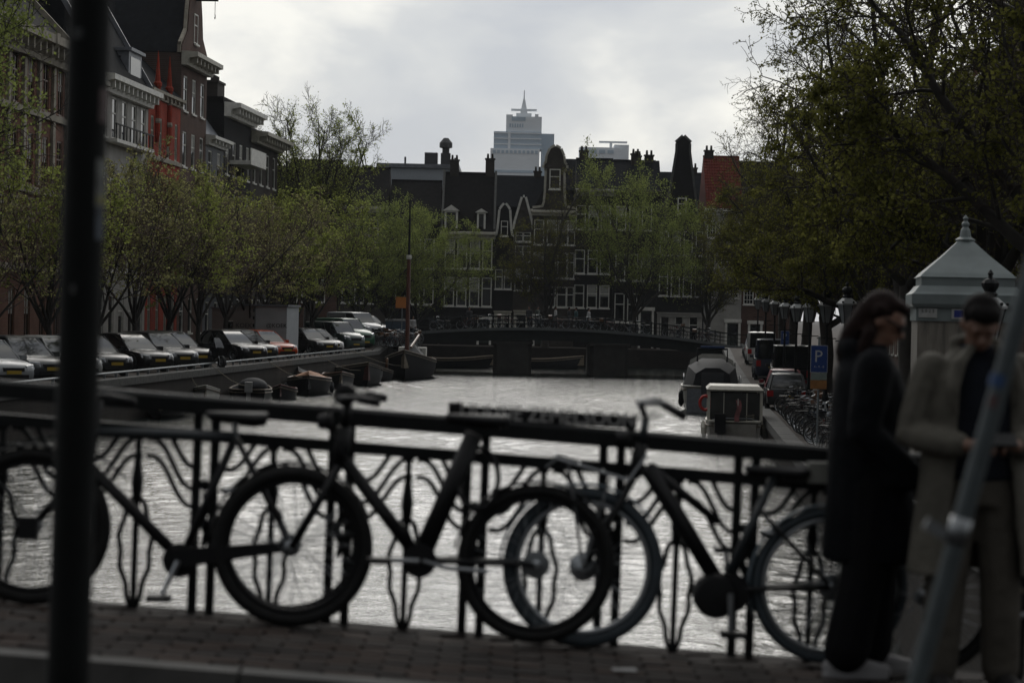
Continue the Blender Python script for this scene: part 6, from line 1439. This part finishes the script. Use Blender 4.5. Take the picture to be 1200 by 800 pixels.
def head(mb, c, f, u, r=.1):
    """c centre of the skull, f facing, u up"""
    s = f.cross(u).normalized()
    def E(p, rr):
        k, n = 8, 12; rings = []
        for i in range(k+1):
            ph = PI*(i/k-.5)*.985; rings.append([p + s*(rr[0]*math.cos(ph)*math.cos(2*PI*j/n)) + f*(rr[1]*math.cos(ph)*math.sin(2*PI*j/n)) + u*(rr[2]*math.sin(ph)) for j in range(n)])
        mb.loft(rings)
    E(c, (.076,.093,.098)); E(c+f*.028-u*.06, (.058,.066,.07)); E(c+f*.045-u*.098, (.034,.04,.03))
    mb.tube([c+f*.088+u*.0, c+f*.112-u*.035, c+f*.096-u*.045],[.010,.0155,.012],8)
    E(c+f*.09-u*.072, (.025,.011,.008)); E(c+f*.088-u*.084, (.022,.011,.008)); E(c+f*.086+u*.018, (.05,.012,.009))
    for q in (1,-1): E(c+s*q*.077-f*.004-u*.018, (.010,.022,.033)); E(c+s*q*.03+f*.08-u*.002, (.015,.012,.009))
hr2 = random.Random(4)
# ---- woman in the dark coat, side on, facing right, looking down
dW = 10.40; g = W(1012, 776, dW); zg = zd(g.x)+.004
SC = (W(1010,338,dW).z - zg)/1.70
wo = thing('person', 'woman in long dark coat and sunglasses standing side on, looking down', 'person', (g.x, dW, zg), 0, scale=SC)
m_coatd = M('dark navy wool coat', (0.0035,0.0042,0.0056), .95, var=.4, scale=7, spec=.15, bump=.9, bscale=9); m_trd = M('black trousers', (0.004,0.004,0.005), .9, var=.2, spec=.15); m_hairr = M('dark auburn hair', (0.012,0.005,0.004), .8, var=.6, scale=50, spec=.15, bump=.8, bscale=90)
m_shoe = M('white trainers', (0.20,0.195,0.20), .6, var=.1)
fx, up, sd = V(1,0,0), V(0,0,1), V(0,1,0)
b = MB()
ell(b, [(.0,0,.86,.11,.16),(.0,0,.95,.12,.17),(-.01,0,1.06,.10,.135),(.0,0,1.2,.115,.155),(-.01,0,1.33,.11,.175),(-.015,0,1.40,.075,.12),(.0,0,1.44,.055,.06)])
hf = V(.86,-.12,-.5).normalized(); hu = V(.5,-.07,.86).normalized(); hu = (hu-hf*hu.dot(hf)).normalized(); hc = V(.055,0,1.575)
limb(b, [V(-.01,0,1.38),V(.02,0,1.46),hc-hu*.06], [.06,.052,.055]); head(b, hc, hf, hu)
for q, (kx, ax) in ((1,(.05,.03)),(-1,(-.01,-.07))):
    limb(b, [V(0,q*.085,.88),V(kx,q*.09,.48),V(ax,q*.09,.09)], [.085,.056,.038]); limb(b, [V(ax-.05,q*.09,.04),V(ax+.04,q*.09,.045),V(ax+.14,q*.095,.03)], [.034,.036,.026])
    sh = V(-.01,q*.19,1.36); el = V(-.06,q*.235,1.08); wr = V(.13,q*.20,.93)
    limb(b, [sh,el,wr], [.05,.04,.028]); hand(b, wr, V(.75,-q*.35,-.5).normalized(), V(.5,0,.86), sd*q, .7, .95, 1)
remeshed('body', b, .0085, m_skin, wo, 2)
k = MB()
ell(k, [(.02,0,.50,.215,.185),(.02,0,.56,.215,.185),(.01,0,.85,.19,.195),(.0,0,1.02,.18,.20),(.0,0,1.22,.17,.205),(-.01,0,1.34,.145,.205),(-.02,0,1.40,.11,.15),(-.01,0,1.46,.085,.085)])
for q in (1,-1): limb(k, [V(-.01,q*.19,1.36),V(-.06,q*.235,1.08),V(.13,q*.205,.93)], [.088,.075,.058])
limb(k, [V(-.09,-.06,1.43),V(-.10,0,1.45),V(-.09,.06,1.43)], [.05,.055,.05])
limb(k, [V(.10,-.17,.90),V(.22,-.2,.88)], [.075,.06]); limb(k, [V(.10,.17,.90),V(.22,.2,.88)], [.075,.06])
remeshed('coat', k, .016, m_coatd, wo, 4)
k = MB()
for q, (kx, ax) in ((1,(.06,.035)),(-1,(-.02,-.09))): limb(k, [V(0,q*.085,.86),V(kx,q*.09,.48),V(ax,q*.09,.12)], [.12,.10,.105])
remeshed('trousers', k, .014, m_trd, wo, 3)
for q, ax in ((1,.035),(-1,-.09)):
    k = MB(); limb(k, [V(ax-.07,q*.09,.045),V(ax+.05,q*.09,.055),V(ax+.17,q*.095,.035)], [.040,.042,.032]); k.box(ax-.10,ax+.18,q*.09-.04,q*.09+.04,0,.026); remeshed('shoe', k, .010, m_shoe, wo, 3)
k = MB(); s_ = hf.cross(hu).normalized()
def Eo(mb, p, rr, f, u, s, n=12, kk=8):
    rings = []
    for i in range(kk+1):
        ph = PI*(i/kk-.5)*.985; rings.append([p + s*(rr[0]*math.cos(ph)*math.cos(2*PI*j/n)) + f*(rr[1]*math.cos(ph)*math.sin(2*PI*j/n)) + u*(rr[2]*math.sin(ph)) for j in range(n)])
    mb.loft(rings)
Eo(k, hc-hf*.026+hu*.022, (.085,.092,.093), hf, hu, s_); Eo(k, hc+hf*.03+hu*.075, (.07,.065,.03), hf, hu, s_)
for q in (1,-1):
    limb(k, [hc+s_*q*.08-hf*.03+hu*.02, V(-.02,q*.088,1.50), V(-.055,q*.09,1.42), V(-.07,q*.08,1.36)], [.032,.032,.03,.016])
limb(k, [hc-hf*.07, V(-.08,0,1.50), V(-.11,0,1.42), V(-.12,0,1.34)], [.055,.055,.05,.02])
remeshed('hair', k, .010, m_hairr, wo, 2)
k = MB()
for q in (1,-1):
    Eo(k, hc+s_*q*.034+hf*.094-hu*.006, (.030,.008,.023), hf, hu, s_); k.tube([hc+s_*q*.062+hf*.09, hc+s_*q*.08-hf*.0],.005,5)
k.tube([hc+s_*.01+hf*.1,hc-s_*.01+hf*.1],.005,5); k.build('sunglasses', m_black, wo, True)
k = MB(); k.box(.20,.31,-.36+.14,-.36+.20,.86,1.04) if False else None
# ---- man in the beige trench coat, facing us, head bent over his phone
dM = 10.1; g = W(1137, 792, dM); zg = zd(g.x)+.004
SC = (W(1138,343,dM).z - zg)/1.74
mn = thing('person', 'man in open beige trench coat looking down at a phone in both hands', 'person', (g.x, dM, zg), R(6), scale=SC)
m_beige = M('beige cotton coat', (0.085,0.079,0.066), .85, var=.3, scale=6, spec=.2, bump=1.0, bscale=8); m_knit = M('dark blue jumper', (0.009,0.011,0.016), .9, var=.2, scale=40, spec=.15); m_chino = M('sand trousers', (0.066,0.059,0.049), .85, var=.25, scale=6, spec=.2, bump=.9, bscale=9); m_hairk = M('black hair', (0.006,0.005,0.005), .85, var=.3, scale=40, spec=.1); m_bshoe = M('dark leather shoes', (0.010,0.009,0.009), .5, var=.1); m_skin2 = M('brown skin', (0.16,0.085,0.058), .5, var=.08)
fw = V(0,-1,0)
b = MB()
ell(b, [(0,0,.88,.17,.12),(0,0,.98,.175,.12),(0,0,1.1,.16,.115),(0,0,1.25,.18,.125),(0,.01,1.38,.19,.115),(0,.02,1.45,.12,.08),(0,.01,1.49,.06,.055)])
hf = V(-.12,-.78,-.60).normalized(); hu = V(0,-.6,.8); hu = (hu-hf*hu.dot(hf)).normalized(); hc = V(-.01,-.07,1.615)
limb(b, [V(0,.02,1.42),V(0,-.01,1.50),hc-hu*.06], [.065,.056,.058]); head(b, hc, hf, hu)
for q in (1,-1):
    limb(b, [V(q*.09,0,.90),V(q*.12,-.02,.5),V(q*.14,.02,.09)], [.09,.06,.04]); limb(b, [V(q*.14,.05,.04),V(q*.145,-.04,.045),V(q*.16,-.15,.03)], [.036,.038,.028])
    sh = V(q*.21,.01,1.40); el = V(q*.285,.0,1.12); wr = V(q*.105,-.24,1.09)
    limb(b, [sh,el,wr], [.054,.043,.03]); hand(b, wr, V(-q*.72,-.62,.18).normalized(), V(0,.25,.95).normalized(), V(-q*.0,-.6,.0).normalized()*1.0, 1.0, 1.0, -1 if q>0 else -1)
remeshed('body', b, .008, m_skin2, mn, 2)
k = MB(); ell(k, [(0,-.01,.93,.185,.135),(0,-.01,1.05,.178,.132),(0,-.01,1.25,.192,.14),(0,0,1.38,.195,.125),(0,.01,1.46,.12,.09),(0,-.005,1.52,.07,.066)]); remeshed('jumper', k, .014, m_knit, mn, 3)
k = MB(); ell(k, [(0,0,.82,.17,.13),(0,0,.92,.185,.135),(0,0,.97,.182,.132)])
for q in (1,-1): limb(k, [V(q*.09,0,.88),V(q*.12,-.01,.5),V(q*.14,.02,.10)], [.112,.092,.085])
remeshed('trousers', k, .014, m_chino, mn, 3)
k = MB(); n = 30
for ofs, nm in ((0,0),):
    rings = []
    for z, rx, ry, op in ((.52,.29,.22,38),(.7,.27,.20,36),(.9,.245,.185,34),(1.1,.23,.17,32),(1.28,.235,.165,30),(1.38,.235,.15,30),(1.45,.15,.115,34),(1.50,.10,.09,45)):
        ring = []
        for j in range(n+1):
            a = R(-90+op) + (2*PI-2*R(op))*j/n; ring.append((rx*math.cos(a), .012+ry*math.sin(a), z))
        for j in range(n,-1,-1):
            a = R(-90+op) + (2*PI-2*R(op))*j/n; ring.append(((rx-.02)*math.cos(a), .012+(ry-.02)*math.sin(a), z))
        rings.append(ring)
    k.loft(rings)
for q in (1,-1):
    limb(k, [V(q*.20,.01,1.40),V(q*.29,.0,1.12),V(q*.135,-.20,1.09)], [.085,.075,.058])
    limb(k, [V(q*.06,-.10,1.50),V(q*.12,-.135,1.44),V(q*.15,-.15,1.33),V(q*.13,-.165,1.22)], [.026,.04,.038,.012], flat=.6)
limb(k, [V(-.09,.03,1.52),V(0,.085,1.54),V(.09,.03,1.52)], [.03,.032,.03])
remeshed('trench_coat', k, .012, m_beige, mn, 3)
for q in (1,-1):
    k = MB(); limb(k, [V(q*.14,.06,.045),V(q*.145,-.05,.055),V(q*.16,-.18,.038)], [.047,.048,.038]); k.box(q*.15-.045,q*.15+.045,-.21,.10,0,.028); remeshed('shoe', k, .010, m_bshoe, mn, 3)
s_ = hf.cross(hu).normalized(); k = MB(); Eo(k, hc-hf*.022+hu*.028, (.088,.098,.092), hf, hu, s_); Eo(k, hc+hf*.04+hu*.075, (.072,.062,.035), hf, hu, s_); Eo(k, hc-hf*.06-hu*.03, (.075,.05,.06), hf, hu, s_); remeshed('hair', k, .010, m_hairk, mn, 2)
k = MB(); pc_ = V(0,-.33,1.12); k.box(-.075,.075,-.006,.006,-.04,.04); ph = k.mesh('phone', m_black); po = link('phone', ph); po.parent = None
M4 = mn.matrix_basis @ Matrix.Translation(pc_) @ Matrix.Rotation(R(-55),4,'X'); po.matrix_world = M4; tag(po, 'dark phone held in both hands by the man', 'phone')
# ---- small people far off
SMALL = {}
def small_person(label, p, rz, cloth, legs, group='people on the far bridge', hair=m_hairk, walk=.12):
    key = round(walk,2)
    if key not in SMALL:
        b = MB(); ell(b, [(0,0,.86,.15,.11),(0,0,1.1,.14,.10),(0,0,1.35,.19,.11),(0,0,1.45,.08,.07)], 10); head(b, V(0,-.01,1.62), V(0,-1,0), V(0,0,1)); limb(b,[V(0,0,1.4),V(0,0,1.56)],[.055,.05],8)
        for q in (1,-1):
            limb(b, [V(q*.09,0,.88),V(q*.1,-q*walk*.5-.02,.48),V(q*.1,-q*walk,.08)],[.085,.058,.042],8); limb(b,[V(q*.1,-q*walk+.03,.04),V(q*.1,-q*walk-.13,.035)],[.036,.028],8)
            limb(b, [V(q*.2,0,1.38),V(q*.25,.03,1.1),V(q*.2,-.1-q*.05,.88)],[.05,.042,.03],8); hand(b, V(q*.2,-.1-q*.05,.88), V(0,-.3,-.95).normalized(), V(0,.95,-.3).normalized(), V(1,0,0), .4, .95, -q)
        o = remeshed('body', b, .022, m_skin, None, 1); me1 = o.data; bpy.data.objects.remove(o)
        b = MB(); ell(b, [(0,0,.80,.19,.14),(0,0,1.1,.17,.125),(0,0,1.35,.21,.13),(0,0,1.46,.09,.08)], 10)
        for q in (1,-1): limb(b, [V(q*.2,0,1.38),V(q*.25,.03,1.1),V(q*.205,-.08-q*.04,.92)],[.072,.06,.048],8)
        o = remeshed('jacket', b, .026, m_black, None, 1); me2 = o.data; bpy.data.objects.remove(o)
        b = MB()
        for q in (1,-1): limb(b, [V(q*.09,0,.88),V(q*.1,-q*walk*.5-.02,.48),V(q*.1,-q*walk,.10)],[.11,.085,.07],8)
        o = remeshed('trousers', b, .026, m_black, None, 1); me3 = o.data; bpy.data.objects.remove(o)
        b = MB(); b.ball((0,.02,1.65),(.09,.105,.10),10,7); me4 = b.mesh('hair', m_hairk, True); SMALL[key] = (me1,me2,me3,me4)
    o = thing('person', label, 'person', p, rz, group)
    for nm, me, mt in zip(('body','jacket','trousers','hair'), SMALL[key], (m_skin, cloth, legs, hair)):
        if me.materials[0] is not mt: me = me.copy(); me.materials.clear(); me.materials.append(mt)
        link(nm, me, o)
    return o
c1 = M('dark grey jacket', (0.02,0.021,0.024), .85); c2 = M('white shirt', (0.30,0.30,0.30), .85); c3 = M('green grey coat', (0.05,0.06,0.05), .85); c4 = M('teal jacket', (0.03,0.07,0.075), .85); j1 = M('dark jeans', (0.012,0.014,0.02), .85)
for px, yy, cl, rz, lb in ((550,192.2,c1,.4,'person in grey on the far bridge above the left pier'),(620,192,c1,-.5,'person in dark jacket left of the forked tree on the far bridge'),(630,192.6,c3,.9,'person in green grey coat beside the forked tree on the far bridge'),(651,192.4,c2,1.5,'person in white shirt right of the forked tree on the far bridge'),(667,192,c1,2.0,'dark clothed person leaning at the far bridge railing'),(675,192.5,c4,-1.2,'person in teal jacket at the far bridge railing'),(690,193,c2,1.2,'person in pale top walking down the far bridge')):
    x = W(px,369,yy).x; small_person(lb, (x,yy,zfb(x)+.005), rz, cl, j1)
x = W(484,369,187).x; small_person('person in white by the barge mast at the bridge foot', (x,187,2.65), .5, c2, j1, None)
for px, s_l, lb, cl in ((183,126,'person in dark coat walking on the left street behind the black sedan',c1),(200,131,'person in dark jacket on the left street near the red house',c1)):
    t = TL-6.3; dd = -(t/math.cos(AL))*FPX/(600+.07*FPX-px); pp = CR*t + CU*((dd-(CR*t).y)/CU.y); pp.z = z_left(120)+.005; small_person(lb, pp, 1.2, cl, j1, None)
# ================================================================ air
hz = MB(); hz.box(-3000, 3000, -420, 2400, -3, 175)
m_haze = bpy.data.materials.new('pale haze'); m_haze.use_nodes = True; nt = m_haze.node_tree; nt.nodes.clear()
ho = nt.nodes.new('ShaderNodeOutputMaterial'); hv = nt.nodes.new('ShaderNodeVolumePrincipled')
hv.inputs['Color'].default_value = (0.80,0.86,0.93,1); hv.inputs['Density'].default_value = 0.00006; hv.inputs['Anisotropy'].default_value = 0.35
nt.links.new(hv.outputs[0], ho.inputs['Volume'])
tag(hz.build('haze', m_haze), 'thin pale haze over the whole scene', kind='stuff')
